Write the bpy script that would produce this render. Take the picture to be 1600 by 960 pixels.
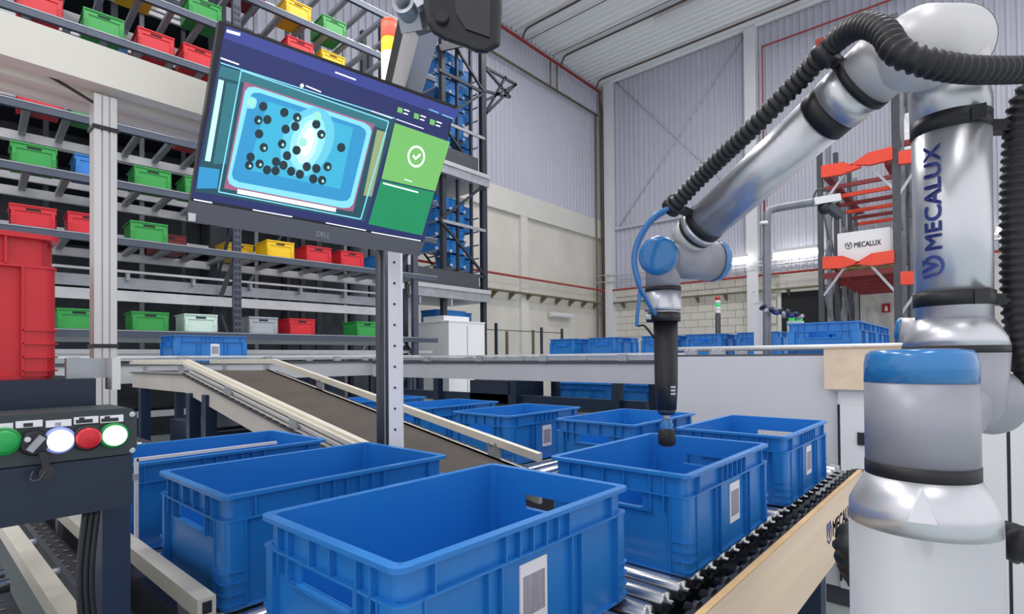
import bpy, bmesh, math, random
from mathutils import Vector, Matrix
for o in list(bpy.data.objects): bpy.data.objects.remove(o)
rnd = random.Random(7)
SC = bpy.context.scene
COL = SC.collection
R = math.radians

# ---------------------------------------------------------------- camera
FPX, CY, CAMZ = 848.2, 549.8, 1.257
YAW, PITCH, ROLL = R(41.33), R(0.64), R(-0.48)
_c, _s = math.cos(YAW), math.sin(YAW)
fw0, rt0, up0 = Vector((_c, _s, 0)), Vector((_s, -_c, 0)), Vector((0, 0, 1))
FW = fw0 * math.cos(PITCH) + up0 * math.sin(PITCH)
_u2 = up0 * math.cos(PITCH) - fw0 * math.sin(PITCH)
RT = rt0 * math.cos(ROLL) + _u2 * math.sin(ROLL)
UP = _u2 * math.cos(ROLL) - rt0 * math.sin(ROLL)
EYE = Vector((0, 0, CAMZ))
cam = bpy.data.cameras.new('camera'); cam.sensor_width = 36; cam.lens = FPX / 1600 * 36
cam.shift_y = (CY - 480) / 1600; cam.clip_start = 0.05; cam.clip_end = 200
cam_o = bpy.data.objects.new('camera', cam); COL.objects.link(cam_o)
M = Matrix((RT, UP, -FW)).transposed().to_4x4(); M.translation = EYE
cam_o.matrix_world = M
SC.camera = cam_o

# ---------------------------------------------------------------- world, lights, exposure
W = bpy.data.worlds.new('hall_light'); SC.world = W; W.use_nodes = True
W.node_tree.nodes['Background'].inputs[0].default_value = (0.95, 0.96, 1.0, 1)
W.node_tree.nodes['Background'].inputs[1].default_value = 1.1
SC.view_settings.view_transform = 'Standard'; SC.view_settings.look = 'None'
SC.view_settings.gamma = 1; SC.view_settings.use_curve_mapping = False
SC.view_settings.exposure = 0.0
LAMPS = [(1.2, -1.0, 7.2, 60), (1.2, 3.2, 7.2, 110), (5.2, 0.5, 7.2, 110), (5.0, 4.4, 7.2, 120), (11.5, 0.5, 11.0, 300), (10.5, 6.0, 11.0, 300), (-3.0, 2.0, 7.2, 110)]

# ray through a picture point, met with a plane of the hall (x along the main conveyor, y across it)
def ray(px, py):
    return RT * ((px - 800) / FPX) + UP * ((CY - py) / FPX) + FW
def on_y(px, py, Y):
    d = ray(px, py); return EYE + d * (Y / d.y)
def on_x(px, py, X):
    d = ray(px, py); return EYE + d * (X / d.x)
def on_z(px, py, Z):
    d = ray(px, py); return EYE + d * ((Z - CAMZ) / d.z)
def at(px, py, dep):
    return EYE + ray(px, py) * dep
def on_plane(px, py, p, n):
    d = ray(px, py); return EYE + d * ((p - EYE).dot(n) / d.dot(n))

# ---------------------------------------------------------------- materials
def lin(h):
    h = h.lstrip('#'); out = []
    for i in (0, 2, 4):
        v = int(h[i:i + 2], 16) / 255
        out.append(v / 12.92 if v <= .04045 else ((v + .055) / 1.055) ** 2.4)
    return (*out, 1)
MATS = {}
def mat(name, col, rough=.5, metal=0., var=.08, scale=6., bump=0., bscale=60., emit=0., alpha=None, coat=0., aniso=None):
    m = bpy.data.materials.new(name); m.use_nodes = True
    nt = m.node_tree; b = nt.nodes['Principled BSDF']
    c = lin(col)
    b.inputs['Roughness'].default_value = rough; b.inputs['Metallic'].default_value = metal
    if coat: b.inputs['Coat Weight'].default_value = coat; b.inputs['Coat Roughness'].default_value = .12
    tc = nt.nodes.new('ShaderNodeTexCoord')
    if var:
        n = nt.nodes.new('ShaderNodeTexNoise'); n.inputs['Scale'].default_value = scale; n.inputs['Detail'].default_value = 3
        if aniso:
            mp = nt.nodes.new('ShaderNodeMapping'); mp.inputs['Scale'].default_value = aniso
            nt.links.new(tc.outputs['Object'], mp.inputs[0]); nt.links.new(mp.outputs[0], n.inputs['Vector'])
        else: nt.links.new(tc.outputs['Object'], n.inputs['Vector'])
        r = nt.nodes.new('ShaderNodeValToRGB')
        r.color_ramp.elements[0].position = .3; r.color_ramp.elements[1].position = .7
        r.color_ramp.elements[0].color = tuple(x * (1 - var) for x in c[:3]) + (1,)
        r.color_ramp.elements[1].color = tuple(min(1, x * (1 + var)) for x in c[:3]) + (1,)
        nt.links.new(n.outputs['Fac'], r.inputs[0]); nt.links.new(r.outputs[0], b.inputs['Base Color'])
    else: b.inputs['Base Color'].default_value = c
    if bump:
        n2 = nt.nodes.new('ShaderNodeTexNoise'); n2.inputs['Scale'].default_value = bscale; n2.inputs['Detail'].default_value = 4
        nt.links.new(tc.outputs['Object'], n2.inputs['Vector'])
        bp = nt.nodes.new('ShaderNodeBump'); bp.inputs['Strength'].default_value = bump; bp.inputs['Distance'].default_value = .01
        nt.links.new(n2.outputs['Fac'], bp.inputs['Height']); nt.links.new(bp.outputs[0], b.inputs['Normal'])
    if emit:
        b.inputs['Emission Color'].default_value = c; b.inputs['Emission Strength'].default_value = emit
    if alpha is not None:
        b.inputs['Transmission Weight'].default_value = alpha; b.inputs['IOR'].default_value = 1.2
    MATS[name] = m; return m
mat('bin_blue', '1f79c8', .38, var=.05, scale=3, bump=.03, bscale=90, coat=.15)
mat('bin_red', 'd0202e', .38, var=.06, scale=3)
mat('bin_green', '2f9a45', .38, var=.06, scale=3)
mat('bin_yellow', 'f0c412', .4, var=.05, scale=3)
mat('bin_grey', 'a8acb4', .45, var=.05, scale=3)
mat('bin_clear', 'cfe6dc', .3, var=.05, scale=3)
mat('bin_darkred', '8c1522', .4, var=.05, scale=3)
mat('white_paint', 'dcdcde', .5, var=.03, scale=2)
mat('cabinet_white', 'e2e2e6', .45, var=.025, scale=1.2)
mat('cabinet_grey', 'cfd0d5', .45, var=.025, scale=1.2)
mat('cream', 'f2ede2', .55, var=.03, scale=3)
mat('cream_shaded', 'a79c90', .6, var=.05, scale=3)  # copy of cream with the underside's shade put into the colour
mat('alu', 'd4d3d2', .36, .45, var=.05, scale=20, aniso=(1, 1, .1))
mat('alu_rail', 'dcd6c8', .42, .25, var=.04, scale=8)
mat('side_grey', 'c0c1c7', .45, .35, var=.04, scale=4)
mat('side_beige', 'c2bcb4', .5, .1, var=.05, scale=4)
mat('robot_alu', 'd2d2d8', .34, .75, var=.04, scale=14, aniso=(1, 1, .15))
mat('robot_grey', '9d9da8', .42, .25, var=.03, scale=6)
mat('robot_light', 'cfcdcf', .4, .2, var=.03, scale=4)
mat('pedestal', 'b6b9bf', .5, .15, var=.03, scale=4)
mat('cap_blue', '2a78b8', .22, var=.04, scale=4, coat=.4)
mat('rubber', '1b1b1f', .5, var=.15, scale=20)
mat('black_plastic', '232328', .42, var=.12, scale=8)
mat('black_metal', '2a2c33', .45, .3, var=.12, scale=8)
mat('chin_grey', '64666f', .45, var=.05)
mat('post_white', 'f2f2f6', .5, var=.03, scale=2)
mat('charcoal', '494b54', .48, .2, var=.08, scale=8)
mat('device_grey', '17171c', .32, .0, var=.1, scale=8)
mat('navy', '1a2c48', .45, .15, var=.1, scale=6)
mat('navy_dark', '14243a', .4, .1, var=.1, scale=6)
mat('panel_green_grey', '343d41', .5, .05, var=.07, scale=8)
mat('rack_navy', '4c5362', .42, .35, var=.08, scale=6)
mat('gap_dark', '565a62', .6, .1, var=.3, scale=5)  # tone of the added sheet that keeps the rack gaps dark
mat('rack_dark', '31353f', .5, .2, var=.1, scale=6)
mat('galv', 'a8abb2', .42, .45, var=.12, scale=9)
mat('galv_dark', '7d8088', .45, .5, var=.12, scale=9)
mat('galv_light', 'd4d5d9', .45, .3, var=.06, scale=9)
mat('roller_steel', 'c2c4c8', .22, .95, var=.05, scale=12)
mat('belt', '47403b', .9, var=.14, scale=5, bump=.25, bscale=140)
mat('wood', 'e6cdb4', .5, var=.07, scale=3, aniso=(.4, 3, 6))
mat('wood_edge', 'c9a677', .55, var=.1, scale=10)
mat('wall_metal', 'bfbfcd', .5, .0, var=.04, scale=.4)
mat('wall_block', 'd2cdc5', .8, var=.06, scale=1.2, bump=.25, bscale=14)
mat('wall_cream', 'd6d3ce', .7, var=.04, scale=.6)
mat('ceiling_metal', 'eef0f2', .55, .0, var=.05, scale=.3)
mat('column_white', 'dadae0', .55, var=.03, scale=1)
mat('pipe_red', 'a0372f', .45, .1, var=.08, scale=5)
mat('pipe_brown', '5d4b40', .5, .2, var=.1, scale=5)
mat('pipe_olive', '6d6a55', .5, .2, var=.1, scale=5)
mat('rack_orange', 'e8452c', .45, var=.06, scale=4)
mat('rack_maroon', '7d2428', .5, var=.1, scale=4)
mat('steel_dark', '4a4b52', .42, .5, var=.12, scale=8)
mat('floor_resin', 'b8c4c4', .35, var=.05, scale=.8, bump=.03, bscale=30)
mat('doorway', '15161a', .7, var=.1, scale=3)
mat('paper', 'eceaf0', .6, var=.03, scale=20)
mat('barcode', '9d9aa8', .6, var=.25, scale=60, aniso=(8, 8, .2))
mat('screw', 'b9bcbf', .3, .8, var=.05)
mat('ink_navy', '2c3a86', .5, var=.05)
mat('ink_dark', '2a2a33', .5, var=.05)
mat('lens_dark', '0b0b10', .15, var=.1, coat=.6)
mat('tube_blue', '2a74b8', .25, var=.06, coat=.4)
mat('btn_green', '1f9a4a', .35, var=.04, emit=.12)
mat('btn_red', 'c8202c', .35, var=.04, emit=.1)
mat('btn_white_lit', 'f6f8ff', .3, var=0, emit=1.2)
mat('btn_green_lit', 'eafff0', .3, var=0, emit=1.2)
mat('ring_green', '11803a', .35, var=.04, emit=.25)
mat('ring_white', '8d97d8', .35, var=.04, emit=.3)
mat('lamp_red', 'ff5a48', .4, var=0, emit=1.3)
mat('lamp_amber', 'ffbe30', .4, var=0, emit=1.6)
mat('lamp_white', 'fff6ea', .4, var=0, emit=1.8)
mat('lamp_green', '2fae5a', .4, var=0, emit=.6)
mat('tube_light', 'fffdf4', .4, var=0, emit=9)
mat('sign_red', 'b8201c', .5, var=.04)
mat('green_led', '35c060', .4, var=.05, emit=.5)
mat('pallet_wood', 'a98a5c', .7, var=.15, scale=10)
# what the monitor shows
def glow(n, c, e=.9): mat(n, c, .35, var=0, emit=e)
glow('px_navy', '232a5e', .6); glow('px_navy_dark', '1c2458', .75); glow('px_teal', '2f6f7a', .55); glow('px_teal_dark', '1f4c58', .5)
glow('px_cyan', '3aa8c8', .65); glow('px_cyan_light', '80cfe2', .7); glow('px_cyan_mid', '2f8fc0', .6); glow('px_glow1', '62bcd2', .7); glow('px_glow2', '8ad2e0', .75); glow('px_glow3', 'b8e8ee', .8); glow('px_glare', 'eefcff', 1.1)
glow('px_ball', '1d3540', .3); glow('px_ball_light', '8fd0c0', .8); glow('px_white', 'f2f6ff', 1.0); glow('px_green_light', '74b864', .6)
glow('px_green', '1a8a58', .55); glow('px_pink', 'a06080', .5); glow('px_yellow', '98a878', .5); glow('px_blue', '38428a', .6)

# ---------------------------------------------------------------- mesh builder
class MB:
    def __init__(s): s.v = []; s.f = []; s.sm = []
    def quad(s, a, b, c, d):
        n = len(s.v); s.v += [tuple(a), tuple(b), tuple(c), tuple(d)]; s.f.append((n, n + 1, n + 2, n + 3)); s.sm.append(False); return s
    def hexa(s, p):                     # 8 points: bottom ring 0-3, top ring 4-7
        n = len(s.v); s.v += [tuple(q) for q in p]
        for f in ((3, 2, 1, 0), (4, 5, 6, 7), (0, 1, 5, 4), (1, 2, 6, 5), (2, 3, 7, 6), (3, 0, 4, 7)):
            s.f.append(tuple(n + i for i in f)); s.sm.append(False)
        return s
    def box(s, x0, x1, y0, y1, z0, z1):
        x0, x1 = min(x0, x1), max(x0, x1); y0, y1 = min(y0, y1), max(y0, y1); z0, z1 = min(z0, z1), max(z0, z1)
        return s.hexa([(x0, y0, z0), (x1, y0, z0), (x1, y1, z0), (x0, y1, z0), (x0, y0, z1), (x1, y0, z1), (x1, y1, z1), (x0, y1, z1)])
    def obox(s, o, ax, ay, az):         # origin corner and three edge vectors
        o, ax, ay, az = map(Vector, (o, ax, ay, az))
        if ax.cross(ay).dot(az) < 0: o = o + ax; ax = -ax
        return s.hexa([o, o + ax, o + ax + ay, o + ay, o + az, o + ax + az, o + ax + ay + az, o + ay + az])
    def bar(s, a, b, w, h, up=(0, 0, 1)):  # square bar between two points
        a, b = Vector(a), Vector(b); d = (b - a); up = Vector(up)
        x = d.cross(up)
        if x.length < 1e-6: x = d.cross(Vector((1, 0, 0)))
        x.normalize(); y = x.cross(d).normalized()
        return s.obox(a - x * w / 2 - y * h / 2, d, x * w, y * h)
    def prism(s, poly, d):              # planar polygon (3D points) pushed along d
        n = len(s.v); k = len(poly); d = Vector(d)
        s.v += [tuple(p) for p in poly] + [tuple(Vector(p) + d) for p in poly]
        s.f.append(tuple(range(n + k - 1, n - 1, -1))); s.f.append(tuple(range(n + k, n + 2 * k))); s.sm += [False, False]
        for i in range(k):
            j = (i + 1) % k; s.f.append((n + i, n + j, n + k + j, n + k + i)); s.sm.append(False)
        return s
    def rings(s, rings, smooth=True, cap=True):
        n = len(s.v); k = len(rings[0])
        for r in rings: s.v += [tuple(p) for p in r]
        for a in range(len(rings) - 1):
            for i in range(k):
                j = (i + 1) % k
                s.f.append((n + a * k + i, n + a * k + j, n + (a + 1) * k + j, n + (a + 1) * k + i)); s.sm.append(smooth)
        if cap:
            s.f.append(tuple(n + i for i in range(k - 1, -1, -1))); s.f.append(tuple(n + (len(rings) - 1) * k + i for i in range(k))); s.sm += [False, False]
        return s
    def lathe(s, o, axis, prof, n=24, cap=True):   # prof: list of (distance along axis, radius)
        o = Vector(o); ax = Vector(axis).normalized()
        x = ax.orthogonal().normalized(); y = ax.cross(x)
        rg = []
        for t, r in prof:
            c = o + ax * t
            rg.append([c + x * (r * math.cos(2 * math.pi * i / n)) + y * (r * math.sin(2 * math.pi * i / n)) for i in range(n)])
        return s.rings(rg, True, cap)
    def tube(s, a, b, r, n=10, r2=None):
        a, b = Vector(a), Vector(b); return s.lathe(a, b - a, [(0, r), ((b - a).length, r if r2 is None else r2)], n)
    def path(s, pts, r, n=8, rf=None):   # swept tube, radius may vary by rf(i)
        pts = [Vector(p) for p in pts]; rg = []; x = None
        for i, p in enumerate(pts):
            t = (pts[min(i + 1, len(pts) - 1)] - pts[max(i - 1, 0)]).normalized()
            if x is None: x = t.orthogonal().normalized()
            x = (x - t * x.dot(t)).normalized(); y = t.cross(x)
            q = r if rf is None else rf(i)
            rg.append([p + x * (q * math.cos(2 * math.pi * k / n)) + y * (q * math.sin(2 * math.pi * k / n)) for k in range(n)])
        return s.rings(rg)
    def mesh(s, name, m=None):
        me = bpy.data.meshes.new(name); me.from_pydata(s.v, [], s.f); me.update()
        me.polygons.foreach_set('use_smooth', s.sm)
        if m: me.materials.append(MATS[m])
        return me
    def build(s, name, m, parent=None, local=False):
        return link(name, s.mesh(name, m), parent, local)
def link(name, me, parent=None, local=False):
    o = bpy.data.objects.new(name, me); COL.objects.link(o)
    if parent is not None:
        o.parent = parent
        if not local and parent.parent is None: o.matrix_parent_inverse = parent.matrix_basis.inverted()
    return o
def tag(o, label, cat, group=None):
    o['label'] = label; o['category'] = cat
    if group: o['group'] = group
    return o
def thing(name, label, cat, loc=(0, 0, 0), rz=0, group=None):
    o = bpy.data.objects.new(name, None); COL.objects.link(o); o.empty_display_size = .05
    o.location = loc; o.rotation_euler = (0, 0, rz)
    return tag(o, label, cat, group)
def struct(o): o['kind'] = 'structure'; return o
def dup(root, loc, rz=0, label=None, group=None):
    r = root.copy(); COL.objects.link(r); r.location = loc; r.rotation_euler = (0, 0, rz)
    if label: r['label'] = label
    if group: r['group'] = group
    for ch in list(root.children):
        c = ch.copy(); COL.objects.link(c); c.parent = r
        for g in ch.children:
            d = g.copy(); COL.objects.link(d); d.parent = c
    return r
def spline(pts, n=12):                   # Catmull-Rom through points
    pts = [Vector(p) for p in pts]; P = [pts[0] * 2 - pts[1]] + pts + [pts[-1] * 2 - pts[-2]]; out = []
    for i in range(1, len(P) - 2):
        a, b, c, d = P[i - 1:i + 3]
        for k in range(n):
            t = k / n
            out.append(.5 * ((2 * b) + (c - a) * t + (2 * a - 5 * b + 4 * c - d) * t * t + (3 * b - a - 3 * c + d) * t ** 3))
    out.append(pts[-1]); return out
def resample(pts, step):
    out = [pts[0]]; acc = 0
    for a, b in zip(pts, pts[1:]):
        L = (b - a).length; t = step - acc
        while t <= L:
            out.append(a + (b - a) * (t / L)); t += step
        acc = (acc + L) % step
    return out
def text_mesh(s, bold=.0, slant=0.):     # flat lettering, left edge 0, height 1
    cu = bpy.data.curves.new('lettering', 'FONT'); cu.body = s; cu.shear = slant; cu.resolution_u = 3
    o = bpy.data.objects.new('lettering', cu); COL.objects.link(o)
    me = bpy.data.meshes.new_from_object(o.evaluated_get(bpy.context.evaluated_depsgraph_get()))
    bpy.data.objects.remove(o); bpy.data.curves.remove(cu)
    xs = [v.co.x for v in me.vertices]; ys = [v.co.y for v in me.vertices]
    x0, y0, w, h = min(xs), min(ys), max(xs) - min(xs), max(ys) - min(ys)
    for v in me.vertices: v.co = ((v.co.x - x0) / h, (v.co.y - y0) / h, 0)
    if bold:                              # heavier strokes: overlapping shifted copies
        vs = [tuple(v.co) for v in me.vertices]; fs = [tuple(p.vertices) for p in me.polygons]; V, F = [], []
        for dx, dy in ((-bold, 0), (bold, 0), (0, bold), (0, -bold)):
            n = len(V); V += [(x + dx, min(1, max(0, y + dy)), 0) for x, y, z in vs]; F += [tuple(n + i for i in f) for f in fs]
        me = bpy.data.meshes.new('lettering'); me.from_pydata(V, [], F)
    return me, w / h
def put_text(name, s, m, parent, o, ax, ay, width=None, bold=.03, local=False):
    """lettering on a plane: o = lower left, ax = unit reading direction, ay = vector of the letter height"""
    me, w = text_mesh(s, bold); o, ax, ay = Vector(o), Vector(ax), Vector(ay)
    sx = (width / w) if width else ay.length
    for v in me.vertices: v.co = o + ax * (v.co.x * sx) + ay * v.co.y
    me.materials.append(MATS[m]); me.name = name
    return link(name, me, parent, local)
# ---------------------------------------------------------------- the hall
XW, YW, ZC = 18.1, 11.2, 11.7
X0, Y0 = -5.0, -7.0
struct(MB().box(X0, XW + .3, Y0, YW + .3, -.1, 0).build('floor', 'floor_resin'))
def corrugated(name, m, o, along, run, nrm, length, height, pitch, depth):
    """trapezoid sheet: ribs run along `run`, repeat along `along`, stand proud along nrm"""
    o, along, run, nrm = map(Vector, (o, along, run, nrm)); b = MB(); n = int(length / pitch); pr = []
    for i in range(n):
        for t, h in ((0, 0), (.45, 0), (.55, 1), (.9, 1)): pr.append((i * pitch + t * pitch, h * depth))
    pr.append((n * pitch, 0))
    for (a, ha), (c, hc) in zip(pr, pr[1:]):
        p, q = o + along * a + nrm * ha, o + along * c + nrm * hc
        b.quad(p, q, q + run * height, p + run * height)
    return b.build(name, m)
ce = struct(corrugated('ceiling', 'ceiling_metal', (X0, Y0, ZC), (1, 0, 0), (0, 1, 0), (0, 0, -1), XW - X0, YW - Y0, .25, .045))
MB().box(X0, XW + .3, Y0, YW + .3, ZC + .02, ZC + .12).build('roof_deck', 'ceiling_metal', ce)
# left wall: plastered lower part with pilasters and a lintel band, ribbed sheet above
LB0, LB1 = on_y(927, 371, YW).z, on_y(927, 342, YW).z
wl = struct(MB().box(X0, XW + .3, YW + .06, YW + .3, 0, ZC).build('wall_left', 'wall_block'))
corr = corrugated('ribbed_sheet', 'wall_metal', (X0, YW + .04, LB1), (1, 0, 0), (0, 0, 1), (0, -1, 0), XW - X0, ZC - LB1, .2, .04); corr.parent = wl
MB().box(X0, XW, YW - .06, YW + .06, LB0, LB1).build('lintel_band', 'wall_cream', wl)
for i in range(-3, 3):
    x = on_y(818, 400, YW).x + i * 5.2
    if x < XW - .4: MB().box(x - .17, x + .17, YW - .05, YW + .06, 0, LB0).build('pilaster', 'wall_cream', wl)
# right wall: block base, ribbed sheet above
RB = on_x(966, 455, XW).z
wr = struct(MB().box(XW + .06, XW + .3, Y0, YW, 0, ZC).build('wall_right', 'wall_block'))
corr = corrugated('ribbed_sheet', 'wall_metal', (XW + .04, Y0, RB), (0, 1, 0), (0, 0, 1), (-1, 0, 0), YW - Y0, ZC - RB, .2, .04); corr.parent = wr
DY0, DY1 = on_x(1292, 500, XW).y - .9, on_x(1219, 500, XW).y
DZ = on_x(1219, 458, XW).z
bl = MB().box(0, .07, .006, .494, .006, .244).mesh('block', 'wall_block')
nb = 0
z = 0.75
row = 0
while z < RB - .2:
    y = DY1 + .1 + (row % 2) * .25
    while y < YW - .55:
        o = link('block', bl, wr); o.location = (XW, y, z); nb += 1; y += .5
    z += .25; row += 1
MB().box(XW + .0, XW + .065, DY1, YW, 0, .75).build('plinth', 'wall_cream', wr)
MB().box(XW + .0, XW + .065, DY1, YW, z, RB + .02).build('course_band', 'wall_cream', wr)
MB().box(XW + .0, XW + .065, Y0, DY1, DZ, RB + .02).build('door_head', 'wall_cream', wr)
MB().box(XW + .0, XW + .065, Y0, DY0, 0, DZ).build('wall_base', 'wall_cream', wr)
d1 = struct(MB().box(XW - .01, XW + .055, DY0, DY1, 0, DZ).build('door_1', 'doorway'))
for y in (DY0, DY1): MB().box(XW - .06, XW + .06, y - .05, y + .05, 0, DZ + .05).build('jamb', 'wall_cream', d1)
# steel columns on the right wall and in the corner
k = 0
for px, w in ((953, .3), (1177, .34)):
    k += 1; p = on_x(px, 400, XW - .18)
    c = struct(MB().box(p.x - .12, p.x + .18, p.y - w / 2, p.y + w / 2, 0, ZC).build('trim_%d' % k, 'column_white'))
    MB().box(p.x - .16, p.x + .18, p.y - w / 2 - .06, p.y + w / 2 + .06, 0, .03).build('base_plate', 'column_white', c)
# a horizontal girt and the thin cross bracing behind the sheet
a, b = on_x(962, 358, XW - .05), on_x(1166, 320, XW - .05)
struct(MB().bar(a, (a.x, b.y, a.z), .1, .1).build('trim_3', 'wall_metal'))
def rod(name, label, cat, pts, r, m, group=None, n=8):
    o = MB().path(pts, r, n).build(name, m); return tag(o, label, cat, group)
y1, y2 = on_x(962, 0, XW).y, on_x(1166, 0, XW).y
za, zb = a.z, on_x(962, 130, XW).z
rod('brace_rod', 'thin bracing rod falling to the right across the ribbed wall by the corner column', 'rod', [(XW - .02, y1, zb), (XW - .02, y2, za)], .018, 'wall_metal')
rod('brace_rod', 'thin bracing rod rising to the right across the ribbed wall by the corner column', 'rod', [(XW - .02, y1, za), (XW - .02, y2, zb)], .018, 'wall_metal')
# pipes
def yw(px, py, off=.3): return on_y(px, py, YW - off)
def xw(px, py, off=.25): return on_x(px, py, XW - off)
red = yw(785, 38); red2 = yw(945, 150); zr = (red2.z + yw(865, 95).z) / 2
rod('sprinkler_pipe', 'red sprinkler main running under the ceiling along the left wall', 'pipe', [(2, YW - .3, zr), (XW - .5, YW - .3, zr)], .05, 'pipe_red')
for i, (px, w) in enumerate(((817, 'leftmost'), (877, 'middle'), (931, 'rightmost, nearest the corner column'))):
    p = yw(px, 60)
    rod('branch_pipe', 'brown branch pipe crossing the ceiling, %s of the three' % w, 'pipe',
        spline([(p.x, YW - .3, zr), (p.x, YW - .3, ZC - .35), (p.x, YW - .45, ZC - .15), (p.x, YW - .8, ZC - .12)], 4) + [Vector((p.x, 4, ZC - .12)), Vector((p.x, -5, ZC - .12))], .032, 'pipe_brown', 'ceiling branch pipes')
ol = yw(850, 130, .15)
rod('wall_pipe', 'olive pipe high on the left ribbed wall below the red main', 'pipe', [(2, YW - .15, ol.z), (XW - .5, YW - .15, ol.z)], .04, 'pipe_olive')
for i, px in enumerate((860, 870)):
    p = yw(px, 110, .2)
    rod('drop_pipe', ('left' if i == 0 else 'right') + ' one of two short vertical pipes between ceiling main and olive pipe', 'pipe', [(p.x, YW - .2, zr), (p.x, YW - .2, ol.z)], .028, 'pipe_olive')
RY = on_x(942.5, 400, XW - .3).y
rod('riser_pipe', 'brown vertical riser pipe beside the white corner column', 'pipe', spline([(XW - .45, YW - .2, zr), (XW - .3, RY + .05, zr - .3), (XW - .3, RY, zr - .8)], 5) + [Vector((XW - .3, RY, .1))], .05, 'pipe_brown')
rod('corner_conduit', 'thin olive conduit up the corner left of the riser pipe', 'pipe', [(XW - .6, YW - .12, ol.z), (XW - .6, YW - .12, .1)], .035, 'pipe_olive')
zlow = yw(930, 452).z
rod('hose_pipe', 'low red fire pipe running round the corner on both walls', 'pipe', [(6, YW - .25, zlow), (XW - .25, YW - .25, zlow), (XW - .25, -3, zlow)], .035, 'pipe_red')
zt = yw(935, 473).z
t = thing('cable_shelf', 'olive cable shelf on brackets under the red pipe on the left wall', 'cable tray', (8, YW, zt))
MB().box(6, XW - .3, YW - .22, YW - .08, zt - .02, zt + .03).build('tray', 'pipe_olive', t)
for i in range(10):
    x = 10.2 + i * .8; MB().prism([(x, YW, zt - .02), (x, YW - .3, zt - .02), (x, YW, zt - .22)], (.05, 0, 0)).build('bracket', 'pipe_olive', t)
t = thing('cable_shelf', 'olive cable shelf on brackets along the block base of the right wall', 'cable tray', (XW, 6, zt))
MB().box(XW - .24, XW - .1, 2.0, YW - .3, zt - .02, zt + .03).build('tray', 'pipe_olive', t)
for i in range(8):
    y = 3.6 + i * .95; MB().prism([(XW, y, zt - .02), (XW - .32, y, zt - .02), (XW, y, zt - .22)], (0, .05, 0)).build('bracket', 'pipe_olive', t)
for i, zz in enumerate((zlow + .3, zlow + .55)):
    rod('conduit', ('lower' if i == 0 else 'upper') + ' grey conduit above the low red pipe on the right wall', 'pipe', spline([(XW - 1.0, YW - .2, zz - .1), (XW - .6, YW - .3, zz), (XW - .15, YW - .7, zz)], 4) + [Vector((XW - .15, -3, zz))], .022, 'galv')
p = xw(1190, 72)
rod('wall_pipe', 'thin red pipe climbing the right wall then turning level beside the tall column', 'pipe', [(XW - .2, p.y, 4.2), (XW - .2, p.y, p.z), (XW - .2, -5, p.z)], .03, 'pipe_red')
# ceiling: small unlit strip lamp and thin wires
p = on_z(1060, 14, ZC - .2)
t = thing('strip_lamp', 'small unlit strip lamp hanging under the ribbed ceiling', 'lamp', p)
MB().box(p.x - .06, p.x + .06, p.y - .75, p.y + .75, p.z - .03, p.z + .03).build('housing', 'galv_light', t)
MB().box(p.x - .08, p.x + .08, p.y - .75, p.y + .75, p.z - .05, p.z - .03).build('diffuser', 'column_white', t)
for i, px in enumerate((830, 920)):
    q = on_z(px, 60, ZC - .1); rod('ceiling_wire', ('left' if i == 0 else 'right') + ' thin dark wire along the ribbed ceiling', 'wire', [(q.x, -5, q.z), (q.x, YW - .1, q.z)], .012, 'charcoal')
# unlit wall lamp left of the corner
p, q = yw(860, 491, .1), yw(893, 491, .1)
t = thing('wall_lamp', 'unlit cream strip lamp low on the left wall', 'lamp', (p.x, YW, p.z))
MB().box(p.x, q.x, YW - .14, YW - .04, p.z - .08, p.z + .08).build('housing', 'wall_cream', t)
MB().box(p.x + .04, q.x - .04, YW - .17, YW - .14, p.z - .05, p.z + .05).build('diffuser', 'column_white', t)
# lit strip lamps on the right wall, each with its wire guard
for i, (xa, xb, yy) in enumerate(((1141, 1167, 409), (1207, 1277, 401), (1556, 1592, 362))):
    p, q = on_x(xa, yy, XW - .55), on_x(xb, yy, XW - .55)
    t = thing('strip_light', ('short lit strip light behind the wrist of the robot arm', 'long lit strip light left of the orange pallet rack', 'lit strip light at the right edge beyond the vertical hose')[i], 'light', p, group='lit strip lights on the right wall')
    MB().box(p.x - .02, p.x + .1, q.y, p.y, p.z + .1, p.z + .2).build('housing', 'column_white', t)
    MB().lathe((p.x + .04, q.y, p.z), (0, 1, 0), [(0, .07), ((p - q).length * .98, .07)], 10).build('tube', 'tube_light', t)
    for k in range(int(abs(p.y - q.y) / .16)):
        y = q.y + .08 + k * .16; MB().path([(p.x - .06, y, p.z - .15), (p.x - .06, y, p.z - .42), (p.x + .3, y, p.z - .42)], .012, 5).build('guard_wire', 'galv_light', t)
p, q = on_x(1100, 425, XW - .4), on_x(1290, 420, XW - .4)
t = thing('cable_basket', 'wire cable basket under the lit strip lights of the right wall', 'cable tray', p)
for dz in (0, .12): MB().bar((XW - .4, p.y, p.z + dz), (XW - .4, q.y - 4, p.z + dz), .03, .03).build('side_wire', 'galv_light', t)
for k in range(40):
    y = p.y - k * .25; MB().box(XW - .42, XW - .1, y, y + .02, p.z, p.z + .02).build('cross_wire', 'galv_light', t)
# red fire sign beyond the pallet rack
p, q = on_x(1378, 475, XW - .02), on_x(1391, 488, XW - .02)
t = thing('fire_sign', 'small square red fire extinguisher sign on the wall beyond the pallet rack', 'sign', (XW, p.y, p.z))
MB().box(XW - .03, XW - .005, p.y, q.y, q.z, p.z).build('plate', 'sign_red', t)
m = (p + q) / 2
MB().lathe((XW - .035, m.y, m.z - .09), (0, 0, 1), [(0, .035), (.1, .035), (.13, .015), (.16, .015)], 8).build('extinguisher_symbol', 'paper', t)
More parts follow.
